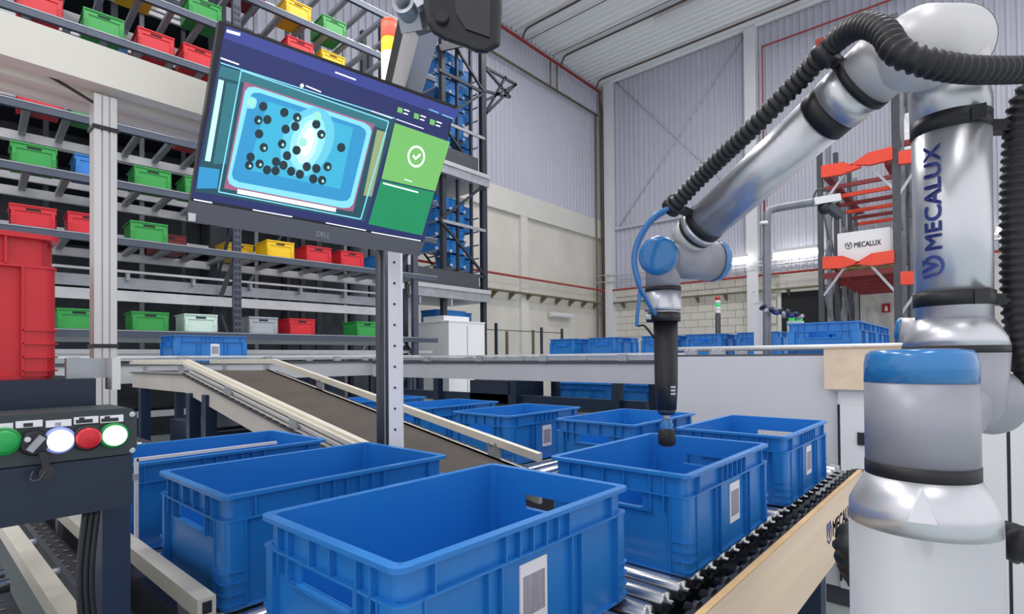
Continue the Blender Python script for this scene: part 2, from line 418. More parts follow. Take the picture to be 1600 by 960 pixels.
# unseen lamps added above the view to brighten the hall
for i, (x, y, LAMP_Z, pw) in enumerate(LAMPS):
    words = ('above the robot', 'above the branch conveyor', 'above the cabinet', 'above the outgoing lane', 'in front of the pallet rack', 'near the hall corner', 'behind the operator panel')[i]
    t = thing('added_lamp', 'added unseen area lamp hung high ' + words, 'lamp', (x, y, LAMP_Z), group='added hall lamps')
    MB().box(x - 1.3, x + 1.3, y - .35, y + .35, LAMP_Z + .05, LAMP_Z + .12).build('housing', 'galv_light', t)
    for s in (-1, 1): MB().tube((x + s, y, LAMP_Z + .12), (x + s, y, ZC), .008, 6).build('hanger', 'galv', t)
    L = bpy.data.lights.new('added_lamp_light', 'AREA'); L.shape = 'RECTANGLE'; L.size = 2.5; L.size_y = .6; L.energy = pw; L.color = (1, .985, .96)
    lo = bpy.data.objects.new('added_lamp_light', L); COL.objects.link(lo); lo.location = (x, y, LAMP_Z + .03)
    lo.parent = t; lo.matrix_parent_inverse = t.matrix_basis.inverted()
# ---------------------------------------------------------------- plastic bins
def rr_path(L, Wd, r, hole=None, seg=4):
    """rounded rectangle, counter-clockwise; with `hole` the short sides get two extra points each; returns points and a flag per segment"""
    pts = []
    for cx, cy, a0 in ((L / 2 - r, -Wd / 2 + r, -90), (L / 2 - r, Wd / 2 - r, 0), (-L / 2 + r, Wd / 2 - r, 90), (-L / 2 + r, -Wd / 2 + r, 180)):
        for i in range(seg + 1):
            a = R(a0 + 90 * i / seg); pts.append((cx + r * math.cos(a), cy + r * math.sin(a)))
        if hole and a0 == -90: pts += [(L / 2, -hole), (L / 2, hole)]
        if hole and a0 == 90: pts += [(-L / 2, hole), (-L / 2, -hole)]
    return pts
def ring_wall(b, L, Wd, r, t, z0, z1, hole=None, gap=False, keep=None, seg=4):
    o = rr_path(L, Wd, r, hole, seg); i_ = rr_path(L - 2 * t, Wd - 2 * t, max(r - t, .002), hole, seg); n = len(o)
    for k in range(n):
        j = (k + 1) % n
        mx, my = (o[k][0] + o[j][0]) / 2, (o[k][1] + o[j][1]) / 2
        if gap and hole and abs(my) < hole * .9 and abs(abs(mx) - L / 2) < 1e-4: continue
        if keep and not keep(mx, my): continue
        b.hexa([(*i_[k], z0), (*o[k], z0), (*o[j], z0), (*i_[j], z0), (*i_[k], z1), (*o[k], z1), (*o[j], z1), (*i_[j], z1)])
    return b
def make_bin(m, L=.6, Wd=.4, H=.235):
    root = thing('plastic_bin', 'plastic bin', 'bin'); hw = .075
    b = MB(); ins = .014; l, w = L - 2 * ins, Wd - 2 * ins
    ring_wall(b, l, w, .016, .004, .004, H - .092, hw); ring_wall(b, l, w, .016, .004, H - .092, H - .058, hw, True); ring_wall(b, l, w, .016, .004, H - .058, H, hw)
    b.box(-l / 2 + .004, l / 2 - .004, -w / 2 + .004, w / 2 - .004, .004, .009)
    ring_wall(b, L - .016, Wd - .016, .018, .01, 0, .006)
    for sx in (-1, 1):                                   # ribs on the long sides
        for sy in (-1, 1):
            for x in (.095, .125):
                y0, y1 = sy * (w / 2 - .001), sy * (Wd / 2 - .004); b.box(sx * x - .0015, sx * x + .0015, y0, y1, .006, H - .052)
            for x in (.018, .052, .086, .232):
                y0, y1 = sy * (w / 2 - .001), sy * (Wd / 2 - .003); b.box(sx * x - .0015, sx * x + .0015, y0, y1, H - .052, H - .008)
        for y in (.03, .1, .135): 
            for s2 in (-1, 1):
                b.box(sx * (l / 2 - .001), sx * (L / 2 - .003), s2 * y - .0015, s2 * y + .0015, H - (.052 if y < .05 else .092), H - .008)
    b.build('body', m, root)
    b = MB(); ring_wall(b, L, Wd, .02, .016, H - .008, H, seg=5); b.build('rim', m, root)
    b = MB(); ring_wall(b, L - .006, Wd - .006, .018, .012, H - .055, H - .051, seg=5); b.build('lip', m, root)
    for sx in (-1, 1):
        b = MB()                                         # handle surround below the opening
        pr = [(-.1, -.05), (.1, -.05), (.1, -.09), (.07, -.102), (-.07, -.102), (-.1, -.09)]
        b.box(sx * (l / 2 - .001), sx * (L / 2 - .004), -.1, .1, H - .098, H - .092)
        for s2 in (-1, 1): b.box(sx * (l / 2 - .001), sx * (L / 2 - .004), s2 * .1 - .002, s2 * .1 + .002, H - .098, H - .051)
        for s2 in (-1, 1): b.box(sx * (l / 2 - .001), sx * (L / 2 - .004), s2 * hw, s2 * .1, H - .094, H - .091)
        b.build('handle', m, root)
        for sy in (-1, 1):
            b = MB()
            kp = lambda x, y, sx=sx, sy=sy: x * sx > L / 2 - .05 and y * sy > Wd / 2 - .05
            kq = kp
            ring_wall(b, L - .012, Wd - .012, .018, .009, .004, H - .055, keep=lambda x, y: False)
            # corner pad: arc plus two short flats
            o = rr_path(L - .01, Wd - .01, .018, None, 5)
            arc = [p for p in o if p[0] * sx > L / 2 - .024 and p[1] * sy > Wd / 2 - .024]
            arc.sort(key=lambda p: math.atan2((p[1] * sy - (Wd / 2 - .023)), (p[0] * sx - (L / 2 - .023))))
            full = [(sx * (L / 2 - .005), sy * (Wd / 2 - .048))] + arc + [(sx * (L / 2 - .048), sy * (Wd / 2 - .005))]
            base = [(sx * (l / 2 - .002), sy * (Wd / 2 - .048))] + [(sx * (l / 2 - .002), sy * (w / 2 - .002))] * len(arc) + [(sx * (L / 2 - .048), sy * (w / 2 - .002))]
            for (p, q), (p2, q2) in zip(zip(full, full[1:]), zip(base, base[1:])):
                pts = [p2, p, q, q2] if sx * sy > 0 else [p2, q2, q, p] 
                if sx * sy < 0: pts = [q2, q, p, p2]
                b.hexa([(*k, .004) for k in pts] + [(*k, H - .055) for k in pts])
            for z in (.012, .034, .056, .078):           # stacked ribs low on the corner
                for (p, q), (p2, q2) in zip(zip(full, full[1:]), zip(base, base[1:])):
                    g = lambda p: (p[0] + (sx * .0035 if abs(p[0]) > L / 2 - .03 else 0), p[1] + (sy * .0035 if abs(p[1]) > Wd / 2 - .03 else 0))
                    pts = [p2, g(p), g(q), q2] if sx * sy > 0 else [q2, g(q), g(p), p2]
                    b.hexa([(*k, z) for k in pts] + [(*k, z + .0025) for k in pts])
            for e in (0, -1):                            # border ribs of the corner
                p = full[e]
                if e == 0: b.box(sx * (l / 2 - .002), sx * (L / 2 - .0015), p[1] - .0015, p[1] + .0015, .006, H - .052)
                else: b.box(p[0] - .0015, p[0] + .0015, sy * (w / 2 - .002), sy * (Wd / 2 - .0015), .006, H - .052)
            b.build('corner_post', m, root)
    return root
def make_small_bin(m, L=.325, D=.4, H=.188):
    """rack bin seen on its short side: x is the front width, front at y=0"""
    root = thing('storage_bin', 'storage bin', 'bin'); b = MB()
    t = .006; ins = .012
    x0, x1, y0, y1 = -L / 2 + ins, L / 2 - ins, ins, D - ins
    b.box(x0, x1, y0, y1, 0, .006)
    b.box(x0, x0 + t, y0, y1, .006, H - .004).box(x1 - t, x1, y0, y1, .006, H - .004).box(x0 + t, x1 - t, y1 - t, y1, .006, H - .004)
    b.box(x0 + t, x1 - t, y0, y0 + t, .006, H - .05).box(x0 + t, x1 - t, y0, y0 + t, H - .026, H - .004)
    for s in (-1, 1): b.box(s * .05, s * (L / 2 - ins - t), y0, y0 + t, H - .05, H - .026)
    b.build('body', m, root)
    b = MB(); b.box(-L / 2, L / 2, 0, .014, H - .012, H).box(-L / 2, L / 2, D - .014, D, H - .012, H).box(-L / 2, -L / 2 + .014, .014, D - .014, H - .012, H).box(L / 2 - .014, L / 2, .014, D - .014, H - .012, H)
    b.box(-L / 2 + .002, L / 2 - .002, .003, ins, H - .056, H - .05)
    b.build('rim', m, root)
    for s in (-1, 1):
        b = MB(); xa, xb = s * (L / 2 - .04), s * (L / 2 - .003)
        b.box(xa, xb, .004, ins, .002, H - .05)
        b.box(s * (L / 2 - ins), s * (L / 2 - .004), .004, .05, .002, H - .012)
        for z in (.015, .035, .055, .075): b.box(xa, s * (L / 2), .0005, .004, z, z + .006).box(s * (L / 2 - .004), s * (L / 2), .0005, .05, z, z + .006)
        b.build('corner_post', m, root)
    b = MB(); b.box(-.052, .052, ins + .012, ins + .014, H - .05, H - .026); b.build('handle_shade', 'rack_dark', root)  # dark plate standing in for the shade behind the handle opening
    return root
def add_label(root, x=.02, z=.06, w=.072, h=.105, y=-.2, tilt=0):
    lb = MB().box(x - w / 2, x + w / 2, y + .0105, y + .0135, z, z + h).build('label', 'paper', root, True); lb['label'] = 'white paper label with grey code print'
    MB().box(x - w * .4, x + w * .4, y + .0098, y + .0105, z + h * .16, z + h * .8).build('code_print', 'barcode', lb, True)
PROTO = {}
def proto(kind, m):
    if (kind, m) not in PROTO: PROTO[(kind, m)] = [make_bin(m) if kind == 'big' else make_small_bin(m), False]
    return PROTO[(kind, m)]
def put_bin(kind, m, loc, rz, label, group):
    p = proto(kind, m)
    if not p[1]:
        p[1] = True; r = p[0]; r.location = loc; r.rotation_euler = (0, 0, rz); r['label'] = label; r['group'] = group; return r
    src = p[0]; r = src.copy(); COL.objects.link(r); r.location = loc; r.rotation_euler = (0, 0, rz); r['label'] = label; r['group'] = group
    for ch in src.children:
        if ch.name.startswith('label'): continue
        c = ch.copy(); COL.objects.link(c); c.parent = r
    return r
ZR = .75                                                # top of the rollers
G1 = 'blue bins on the roller conveyors'
def big(x, y, label, z=ZR, rz=0, lab=True, lx=.02, m='bin_blue', g=G1):
    r = put_bin('big', m, (x + .3, y + .2, z), rz, label, g)
    if lab: add_label(r, lx)
    return r
big(.424, .572, 'large blue bin nearest the camera at the bottom edge, white label on its side', lx=-.01)
big(.427, 1.142, 'blue bin directly behind the nearest bin, in front of the white perforated post', lab=False)
pD = on_z(513, 687, ZR + .235)
big(pD.x - .6, pD.y + .0, 'blue bin half hidden behind the operator panel and its thin white rail', lab=False)
big(1.186, .513, 'blue bin under the suction tool of the robot arm')
big(1.96, .506, 'blue bin next to the white cabinet, last on the plywood sided conveyor')
big(1.931, 1.054, 'blue bin behind the suction tool, first in the row behind the sloping belt', lab=False)
big(1.88, 1.675, 'blue bin second in the row behind the sloping belt, label on its front', lx=0)
p3 = on_z(775, 628, ZR + .235); big(1.9, p3.y, 'blue bin third in the row behind the sloping belt', lab=False)
p4 = on_z(671, 620, ZR + .235); big(1.9, p4.y, 'blue bin fourth and farthest in the row behind the sloping belt', lab=False)
ROW_END = p4.y + .5
# ---------------------------------------------------------------- conveyors
def legs(root, spots, z, m='navy', w=.05, foot=True):
    for x, y in spots:
        l = MB().box(x - w / 2, x + w / 2, y - w / 2, y + w / 2, .02, z).build('leg', m, root)
        if foot: MB().lathe((x, y, 0), (0, 0, 1), [(0, .05), (.012, .05), (.02, .02), (.04, .02)], 10).build('foot', 'black_metal', l)
def roller_mesh(L, r=.025):
    b = MB(); b.lathe((0, 0, 0), (0, 1, 0), [(0, .008), (.012, .008), (.013, r - .003), (.02, r), (L - .02, r), (L - .013, r - .003), (L - .012, .008), (L, .008)], 16)
    return b.mesh('roller', 'roller_steel')
# main conveyor along x with the plywood side
YA, YB, XA, XB = .47, 1.03, .15, 2.9
mc = thing('roller_conveyor', 'roller conveyor with a light plywood side carrying three blue bins past the robot', 'conveyor', (XA, YA, 0))
rm = roller_mesh(YB - YA - .07)
x = XA + .05
while x < XB - .02:
    o = link('roller', rm, mc); o.location = (x, YA + .045, ZR - .025); x += .082
MB().box(XA, XB, YA - .055, YA - .005, ZR - .05, ZR - .012).build('side_rail', 'black_metal', mc)
MB().box(XA, XB, YA - .01, YA + .006, ZR - .16, ZR - .02).build('side_rail', 'navy', mc)
MB().box(XA, XB, YB - .005, YB + .03, ZR - .16, ZR + .004).build('side_rail', 'side_grey', mc)
MB().box(XA, XB, YA, YB, ZR - .17, ZR - .155).build('shade_tray', 'black_metal', mc)  # black sheet added to darken the space under the rollers
bolt = MB().lathe((0, 0, 0), (0, 0, 1), [(0, .007), (.006, .007), (.009, .004)], 8).mesh('drive_bolt', 'galv_dark')
gear = MB().lathe((0, 0, 0), (0, 1, 0), [(0, .02), (.012, .02), (.014, .012), (.03, .012)], 12).mesh('sprocket', 'black_metal')
x = XA + .05; k = 0
while x < XB - .02:
    o = link('drive_bolt', bolt, mc); o.location = (x, YA - .028, ZR - .012)
    o = link('sprocket', gear, mc); o.location = (x, YA - .012, ZR - .022)
    x += .082; k += 1
ply = MB().box(XA, 2.63, YA - .07, YA - .056, .558, ZR + .03).build('plywood_panel', 'wood', mc)
MB().box(XA, 2.63, YA - .0705, YA - .0555, ZR + .03, ZR + .033).build('panel_edge', 'wood_edge', ply)
# the mark printed on the plywood
def emblem(name, m, parent, c, ax, ay, s):
    """circle cut by a slanted stroke and a chevron, s = size"""
    c, ax, ay = Vector(c), Vector(ax), Vector(ay); b = MB(); nrm = ax.cross(ay).normalized() * .0006
    def P(u, v): return c + ax * (u * s) + ay * (v * s)
    def arc(a0, a1, r0, r1):
        n = 14
        for i in range(n):
            t0, t1 = R(a0 + (a1 - a0) * i / n), R(a0 + (a1 - a0) * (i + 1) / n)
            b.prism([P(r0 * math.cos(t0), r0 * math.sin(t0)), P(r1 * math.cos(t0), r1 * math.sin(t0)), P(r1 * math.cos(t1), r1 * math.sin(t1)), P(r0 * math.cos(t1), r0 * math.sin(t1))], nrm)
    arc(-150, 80, .4, .5)
    for q in ([(-.52, .36), (-.4, .5), (-.32, -.1), (-.42, -.2)], [(-.3, .5), (-.14, .5), (.1, -.12), (.0, -.3)], [(0, -.3), (.1, -.12), (.34, .5), (.2, .5)]):
        b.prism([P(*k) for k in q], nrm)
    return b.build(name, m, parent)
a, bq = on_y(1297, 832, YA - .071), on_y(1325, 815, YA - .071)
emblem('emblem', 'ink_navy', ply, (a.x - .01, YA - .0708, .678), (1, 0, 0), (0, 0, 1), .07)
put_text('lettering', 'MECALUX', 'ink_navy', ply, (a.x + .045, YA - .0712, .652), (1, 0, 0), (0, 0, .05), .36)
legs(mc, [(.5, YA - .02), (.5, YB), (1.72, YB), (2.55, YB)], ZR - .16)
lg = MB().box(1.98, 2.05, YA - .05, YA + .02, .02, ZR - .16).build('leg', 'navy', mc)
MB().box(2.051, 2.054, YA - .05, YA + .01, .02, .5).build('leg_plate', 'galv_light', lg)
MB().box(XA + .1, XB - .1, YB - .02, YB + .02, .2, .26).build('stretcher', 'navy', mc)
# branch conveyors along y
def branch(x0, x1, y0, y1, label, posts):
    t = thing('roller_conveyor', label, 'conveyor', ((x0 + x1) / 2, y0, 0))
    me = MB().lathe((0, 0, 0), (1, 0, 0), [(0, .008), (.012, .008), (.013, .022), (.02, .025), (x1 - x0 - .06, .025), (x1 - x0 - .053, .022), (x1 - x0 - .04, .008)], 14).mesh('roller', 'roller_steel')
    y = y0 + .05
    while y < y1:
        o = link('roller', me, t); o.location = (x0 + .02, y, ZR - .025); y += .09
    for x in (x0, x1): MB().box(x - .016, x + .016, y0, y1, ZR - .16, ZR - .004).build('side_rail', 'charcoal', t)
    MB().box(x0, x1, y0, y1, ZR - .18, ZR - .165).build('shade_tray', 'black_metal', t)  # sheet added so the underside of the lane stays dark
    legs(t, posts, ZR - .16)
    return t
b1 = branch(.39, 1.06, 1.08, 4.6, 'roller conveyor lane carrying the bins beside the operator panel', [(.39, 1.35), (1.06, 1.75), (.39, 3.2), (1.06, 3.2)])
for i, (x, y0) in enumerate(((.385, 1.1), (.342, 1.66))):
    gr = MB().box(x - .016, x + .016, y0, 4.2, ZR + .03, ZR + .065).build('guide_rail', 'alu_rail', b1)
    MB().box(x - .008, x + .008, y0 - .002, y0, ZR + .036, ZR + .058).build('end_slot', 'black_metal', gr)
    for k in range(7):
        y = y0 + .12 + k * .42; MB().box(x - .006, x + .006, y - .02, y + .02, ZR - .16, ZR + .03).build('rail_bracket', 'galv', b1)
b2 = branch(1.86, 2.58, 1.03, ROW_END, 'roller conveyor lane behind the sloping belt carrying a row of blue bins', [(1.86, 1.4), (2.58, 1.4), (2.58, 2.6), (1.86, 2.6)])
MB().box(2.63, 2.665, 1.1, ROW_END, ZR + .03, ZR + .065).build('guide_rail', 'alu_rail', b2)
for k in range(5): MB().box(2.6, 2.64, 1.3 + k * .5, 1.34 + k * .5, ZR - .1, ZR + .05).build('rail_bracket', 'galv', b2)
# machinery of the lane at the lower left edge
lt = thing('transfer_lane', 'narrow chain transfer lane with cream rails under the operator panel', 'conveyor', (.15, 1.1, 0))
MB().box(.19, .222, 1.14, 3.6, ZR + .03, ZR + .065).build('guide_rail', 'alu_rail', lt)
MB().box(.262, .274, 1.0, 3.6, .45, ZR + .01).build('side_plate', 'charcoal', lt)
ch = MB().box(.274, .32, 1.2, 3.4, ZR - .03, ZR - .005).build('chain_plate', 'black_metal', lt)
hole = MB().lathe((0, 0, 0), (0, 0, 1), [(0, .006), (.002, .006)], 8).mesh('slot', 'galv_dark')
for k in range(34):
    o = link('slot', hole, ch); o.location = (.284 + (k % 2) * .022, 1.25 + k * .03, ZR - .005)
MB().box(-.1, .18, .7, 3.6, ZR - .1, ZR - .06).build('bed', 'black_metal', lt)
ch = MB().box(.1, .18, .75, 3.4, ZR - .06, ZR - .03).build('chain_plate', 'charcoal', lt)
for k in range(40):
    o = link('slot', hole, ch); o.location = (.12 + (k % 2) * .035, .8 + k * .03, ZR - .03)
me = MB().lathe((0, 0, 0), (1, 0, 0), [(0, .022), (.34, .022)], 12).mesh('roller', 'roller_steel')
for k in range(12):
    o = link('roller', me, lt); o.location = (-.16, 1.75 + k * .09, ZR - .025)
for k in range(8): MB().lathe((.222, 1.25 + k * .3, ZR + .04), (1, 0, 0), [(0, .012), (.02, .012)], 10).build('knob', 'galv', lt)
legs(lt, [(.28, 1.6), (-.05, 1.6), (.28, 3.2)], ZR - .1)
# sloping belt: from the upper lane down to the bins
BX0, BX1, BY0, BY1 = 1.17, 1.70, 1.36, 3.44
pT, pB = on_x(428, 561, BX1), on_x(850, 711, BX1)
def zg(y):                                                # guard height along the lane
    return pB.z + (pT.z - pB.z) * min(1, (y - pB.y) / (pT.y - pB.y))
YT, YE = pT.y, 4.75
sb = thing('sloping_belt', 'dark inclined belt conveyor between cream guards descending to the bins', 'conveyor', (BX0, BY0, 0))
yb0 = pB.y + .02
def strip(x0, x1, ya, yb, dz0, dz1, name, m, par=sb, flat=True):
    pts = [(ya, zg(ya)), (YT, zg(YT)), (yb, zg(YT))] if flat else [(ya, zg(ya)), (YT, zg(YT))]
    b = MB()
    for (y0, z0), (y1, z1) in zip(pts, pts[1:]):
        b.hexa([(x0, y0, z0 + dz0), (x1, y0, z0 + dz0), (x1, y1, z1 + dz0), (x0, y1, z1 + dz0), (x0, y0, z0 + dz1), (x1, y0, z0 + dz1), (x1, y1, z1 + dz1), (x0, y1, z1 + dz1)])
    return b.build(name, m, par)
strip(BX0 + .03, BX1 - .03, yb0, YE, -.085, -.075, 'belt', 'belt', flat=False)
strip(BX0 + .03, BX1 - .03, yb0, YE, -.13, -.1, 'return_belt', 'black_metal', flat=False)
for x in (BX0, BX1):
    g = strip(x - .014, x + .014, yb0, YE, -.032, 0, 'guard_rail', 'alu_rail')
    s = 1 if x == BX0 else -1
    strip(x - .02 + s * .03, x - .016 + s * .034, yb0, YT, -.08, -.066, 'edge_strip', 'galv_light', flat=False)
    strip(x - .012, x + .012, yb0, YE, -.2, -.085, 'side_frame', 'side_beige')
    if x == BX0: strip(x - .03, x - .014, yb0, YE, -.03, -.012, 'guard_lip', 'alu_rail', g)
    y = yb0 + .25
    while y < YE:
        z = zg(y); br = MB().box(x - .006, x + .006, y - .035, y + .035, z - .1, z - .02).build('guard_bracket', 'galv', sb)
        for d in (-.02, .02): MB().lathe((x - .007, y + d, z - .03), (-1, 0, 0), [(0, .009), (.008, .008)], 8).build('bolt', 'screw', br)
        y += .72
    y = yb0 + .05
    sl = MB().box(-.006, .006, -.02, .02, 0, .004).mesh('slot', 'black_metal')
    while y < YT:
        o = link('slot', sl, sb); o.location = (x + (-.02 if x == BX0 else .02), y, zg(y) - .088); o.rotation_euler = (math.atan2(pT.z - pB.z, pT.y - pB.y), 0, 0); y += .07
    strip(x - .03, x + .03, yb0, YE, -.096, -.088, 'slotted_rail', 'charcoal')
me = MB().lathe((0, 0, 0), (1, 0, 0), [(0, .02), (BX1 - BX0 - .06, .02)], 12).mesh('roller', 'roller_steel')
y = YT + .05
while y < YE:
    o = link('roller', me, sb); o.location = (BX0 + .03, y, zg(YT) - .1); y += .09
legs(sb, [(BX0, 3.3), (BX0, 3.55), (BX1, 3.4), (BX0, 4.5), (BX1, 4.5)], zg(YT) - .2, w=.06)
for zz in (.55, .8): MB().box(BX0, BX1, 3.28, 3.33, zz, zz + .05).build('cross_bar', 'navy_dark', sb)
MB().box(BX0 + .1, BX1 - .1, 3.5, 4.3, .55, .85).build('dark_box', 'navy_dark', sb)  # dark filler added to keep the space below the belt dark
# cross lane behind the upper lane: carries the single blue bin under the rack
def lane(name, label, o, d, L, w, z, mside='side_grey', guard=True, legsp=1.2, rails=(0, 1), ml='navy', lfrom=.3):
    """lane from o along unit d (horizontal), width to the left of d"""
    o, d = Vector(o), Vector(d); n = Vector((-d.y, d.x, 0)); t = thing(name, label, 'conveyor', (o.x, o.y, 0))
    for k in (0, 1):
        p = o + n * (w * k)
        MB().obox(p + Vector((0, 0, z - .15)) - n * .01, d * L, n * .02, Vector((0, 0, .135))).build('side_frame', mside, t)
        MB().obox(p + Vector((0, 0, z - .015)) - n * .02, d * L, n * .04, Vector((0, 0, .022))).build('slotted_rail', 'charcoal', t)
        if guard and k in rails:
            g = MB().obox(p + Vector((0, 0, z + .045)) - n * .012, d * L, n * .024, Vector((0, 0, .016))).build('guard_rail', 'galv_light', t)
            MB().obox(p + Vector((0, 0, z + .02)) - n * .008, d * L, n * .016, Vector((0, 0, .02))).build('guard_channel', 'galv', g)
            s = .25
            while s < L:
                q = p + d * s; br = MB().obox(q + Vector((0, 0, z - .02)) - n * .018 - d * .035, d * .07, n * .036, Vector((0, 0, .075))).build('guard_bracket', 'galv', t)
                for e in (-.022, .022): MB().lathe(q + d * e - n * .018 + Vector((0, 0, z + .042)), -n, [(0, .008), (.006, .007)], 8).build('bolt', 'screw', br)
                s += .7
    me = MB().lathe((0, 0, 0), n, [(0, .02), (w - .04, .02)], 10).mesh('roller', 'roller_steel')
    s = .05
    while s < L:
        r = link('roller', me, t); r.location = o + d * s + n * .02 + Vector((0, 0, z - .022)); s += .1
    s = lfrom
    while s < L:
        for k in (0, 1):
            p = o + d * s + n * (w * k); legs(t, [(p.x, p.y)], z - .15, ml, .06)
        s += legsp
    return t
YX = 4.95
pbin = on_y(272, 568, YX + .1)
ZU = pbin.z
lane('roller_conveyor', 'cross conveyor passing under the rack behind the top of the sloping belt', (-2.2, YX, 0), (1, 0, 0), 6.2, .56, ZU, rails=(0, 1))
big(pbin.x, YX + .1, 'single blue bin with a label standing under the rack behind the sloping belt', z=ZU, lx=.02)
# outgoing lane along y, right of the belt
XO = 3.35
po = on_x(1026, 562, XO); ZO = on_x(760, 566, XO).z + .0
ol_ = lane('roller_conveyor', 'long grey conveyor running left from the white cabinet with guard rails', (XO + .55, po.y, 0), (0, 1, 0), YX - po.y - .05, .55, ZO, legsp=.95, ml='navy_dark')
MB().box(XO + .02, XO + .07, po.y + .1, YX - .2, .87, .95).build('stretcher', 'navy_dark', ol_)
MB().box(XO + .02, XO + .5, po.y + 1.35, po.y + 1.8, .86, ZO - .16).build('dark_box', 'navy_dark', ol_)
MB().box(XO + .48, XO + .53, po.y + .1, YX - .2, .6, .68).build('stretcher', 'navy_dark', ol_)
# ---------------------------------------------------------------- storage rack at the left
PHI = R(-4.0)
RD = Vector((math.cos(PHI), math.sin(PHI), 0)); RN = Vector((-RD.y, RD.x, 0))     # along the rack, into the rack
RP = at(370, 500, 6.1); RP.z = 0
def rk(px, py):                                            # picture point on the rack front -> (along, height)
    p = on_plane(px, py, RP, RN); return (p - RP).dot(RD), p.z
def rl(s, d, z): return RP + RD * s + RN * d + Vector((0, 0, z))
S0, S1 = rk(-60, 300)[0], rk(655, 480)[0]
LEV = {}
for k, (px, py) in dict(E=(363, 520), D=(360, 393), C=(292, 303), B=(300, 223), A=(326, 108), F=(339, 37), G=(500, 44), H=(600, 22)).items(): LEV[k] = rk(px, py)[1]
LEV['AB'] = (LEV['A'] + LEV['B']) / 2
DEP = .85
UPR = [0.0, rk(648, 480)[0]]; bay = UPR[1]; UPR = [-bay * .98, 0.0, bay]
ZTOP = LEV['H'] + .5
rack = thing('storage_rack', 'tall blue grey storage rack full of coloured bins on the left', 'rack', RP)
def rbox(b, s0, s1, d0, d1, z0, z1): return b.obox(rl(s0, d0, z0), RD * (s1 - s0), RN * (d1 - d0), Vector((0, 0, z1 - z0)))
# perforated uprights, front and rear, tied by lacing
hm = MB().box(-.011, .011, -.001, .001, -.02, .02).mesh('punch_hole', 'black_metal')
for s in UPR:
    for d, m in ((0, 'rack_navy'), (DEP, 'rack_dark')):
        b = MB(); rbox(b, s - .04, s - .036, d - .035, d + .035, 0, ZTOP); rbox(b, s + .036, s + .04, d - .035, d + .035, 0, ZTOP); rbox(b, s - .036, s + .036, d - .035, d - .03, 0, ZTOP)
        u = b.build('upright', m, rack)
        if d == 0 and s == 0.0:
            for i in range(60):
                for e in (-.018, .018):
                    z = 1.1 + i * .07
                    if z < ZTOP: o = link('punch_hole', hm, u); o.location = rl(s + e, -.0365, z); o.rotation_euler = (0, 0, PHI)
    z = .4; fl = 0
    while z < ZTOP - .9:
        a, c = (0, DEP) if fl else (DEP, 0)
        MB().bar(rl(s, a, z), rl(s, c, z + .85), .03, .03).build('lacing', 'rack_navy', rack); z += .85; fl = 1 - fl
for k, z in LEV.items():
    sh = rbox(MB(), S0, S1 + .3, -.045, 0.0, z - .075, z).build('front_beam', 'rack_navy', rack)
    rbox(MB(), S0, S1 + .3, -.05, -.045, z - .012, z - .004).build('beam_lip', 'galv', sh)
    rbox(MB(), S0, S1 + .3, DEP - .02, DEP + .03, z - .1, z - .01).build('rear_beam', 'galv_light', rack)
    if k in 'E':
        rbox(MB(), S0, S1 + .3, 0, DEP, z - .03, z - .005).build('deck', 'galv_dark', rack)
    s = S0 + .1
    rmh = rbox(MB(), 0, .055, .0, DEP - .02, -.05, -.004)
    me = rmh.mesh('depth_rail', 'galv')
    for v in me.vertices: v.co -= RP
    while s < S1 + .2 and k not in 'E':
        o = link('depth_rail', me, rack); o.location = rl(s, 0, z); s += .285
# low transfer track between the two lowest shelves, set back in the rack
zt1, zt2 = rk(300, 436)[1], rk(300, 462)[1]
rbox(MB(), S0, S1 - .2, .5, .54, zt2 + .08, zt1 + .02).build('track_rail', 'galv', rack)
rbox(MB(), S0, S1 - .2, .44, .5, zt2 - .06, zt2 + .05).build('track_rail', 'galv_light', rack)
rbox(MB(), S0, S1 - .2, .4, .42, zt1 + .06, zt1 + .085).build('track_wire', 'galv_light', rack)
for i in range(9):
    s = S0 + .6 + i * .62; rbox(MB(), s, s + .03, .42, .5, zt1 - .02, zt1 + .085).build('track_clip', 'galv', rack)
zb = LEV['E'] - .23
rbox(MB(), S0, S1 + .3, .1, .14, zb, zb + .04).build('low_tie', 'galv_light', rack)
MB().bar(rl(-.02, .02, LEV['D'] - .1), rl(-.02, DEP, zt2 - .2), .045, .03).build('lacing', 'galv_dark', rack)
# second rack row behind, dark, with pale beams
DB = 1.75
rack2 = thing('storage_rack', 'dim second rack row seen through the gaps of the front rack', 'rack', rl(0, DB, 0))
for s in UPR + [-bay * .5, bay * .5]:
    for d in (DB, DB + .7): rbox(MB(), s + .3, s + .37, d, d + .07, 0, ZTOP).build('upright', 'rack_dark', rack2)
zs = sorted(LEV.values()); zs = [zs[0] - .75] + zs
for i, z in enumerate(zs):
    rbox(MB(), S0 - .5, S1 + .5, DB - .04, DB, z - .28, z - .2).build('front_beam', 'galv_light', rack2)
    rbox(MB(), S0 - .5, S1 + .5, DB, DB + .7, z - .26, z - .22).build('deck', 'rack_dark', rack2)  # dark decks added to keep the gaps of the front rack dark
rbox(MB(), S0 - .5, S1 + .9, DB + .75, DB + .78, 0.2, ZTOP).build('gap_dark_sheet', 'gap_dark', rack2)  # added sheet hiding the pale wall so the gaps stay dark
i = 0; s = S0 - .3
while s < S1 + .4:
    rbox(MB(), s, s + (.05 if i % 3 else .09), DB + .02, DB + .06, .2, ZTOP).build('mullion', ('rack_dark', 'galv_dark', 'rack_dark')[i % 3], rack2)
    if i % 2: MB().bar(rl(s, DB + .3, .4 + (i % 5)), rl(s + .5, DB + .3, 1.2 + (i % 5)), .04, .04).build('diagonal', 'galv_dark', rack2)
    s += .47; i += 1
GR = 'storage bins on the rear rack row'
cols = ['bin_darkred', 'bin_grey', 'bin_green', 'bin_grey', 'bin_darkred']
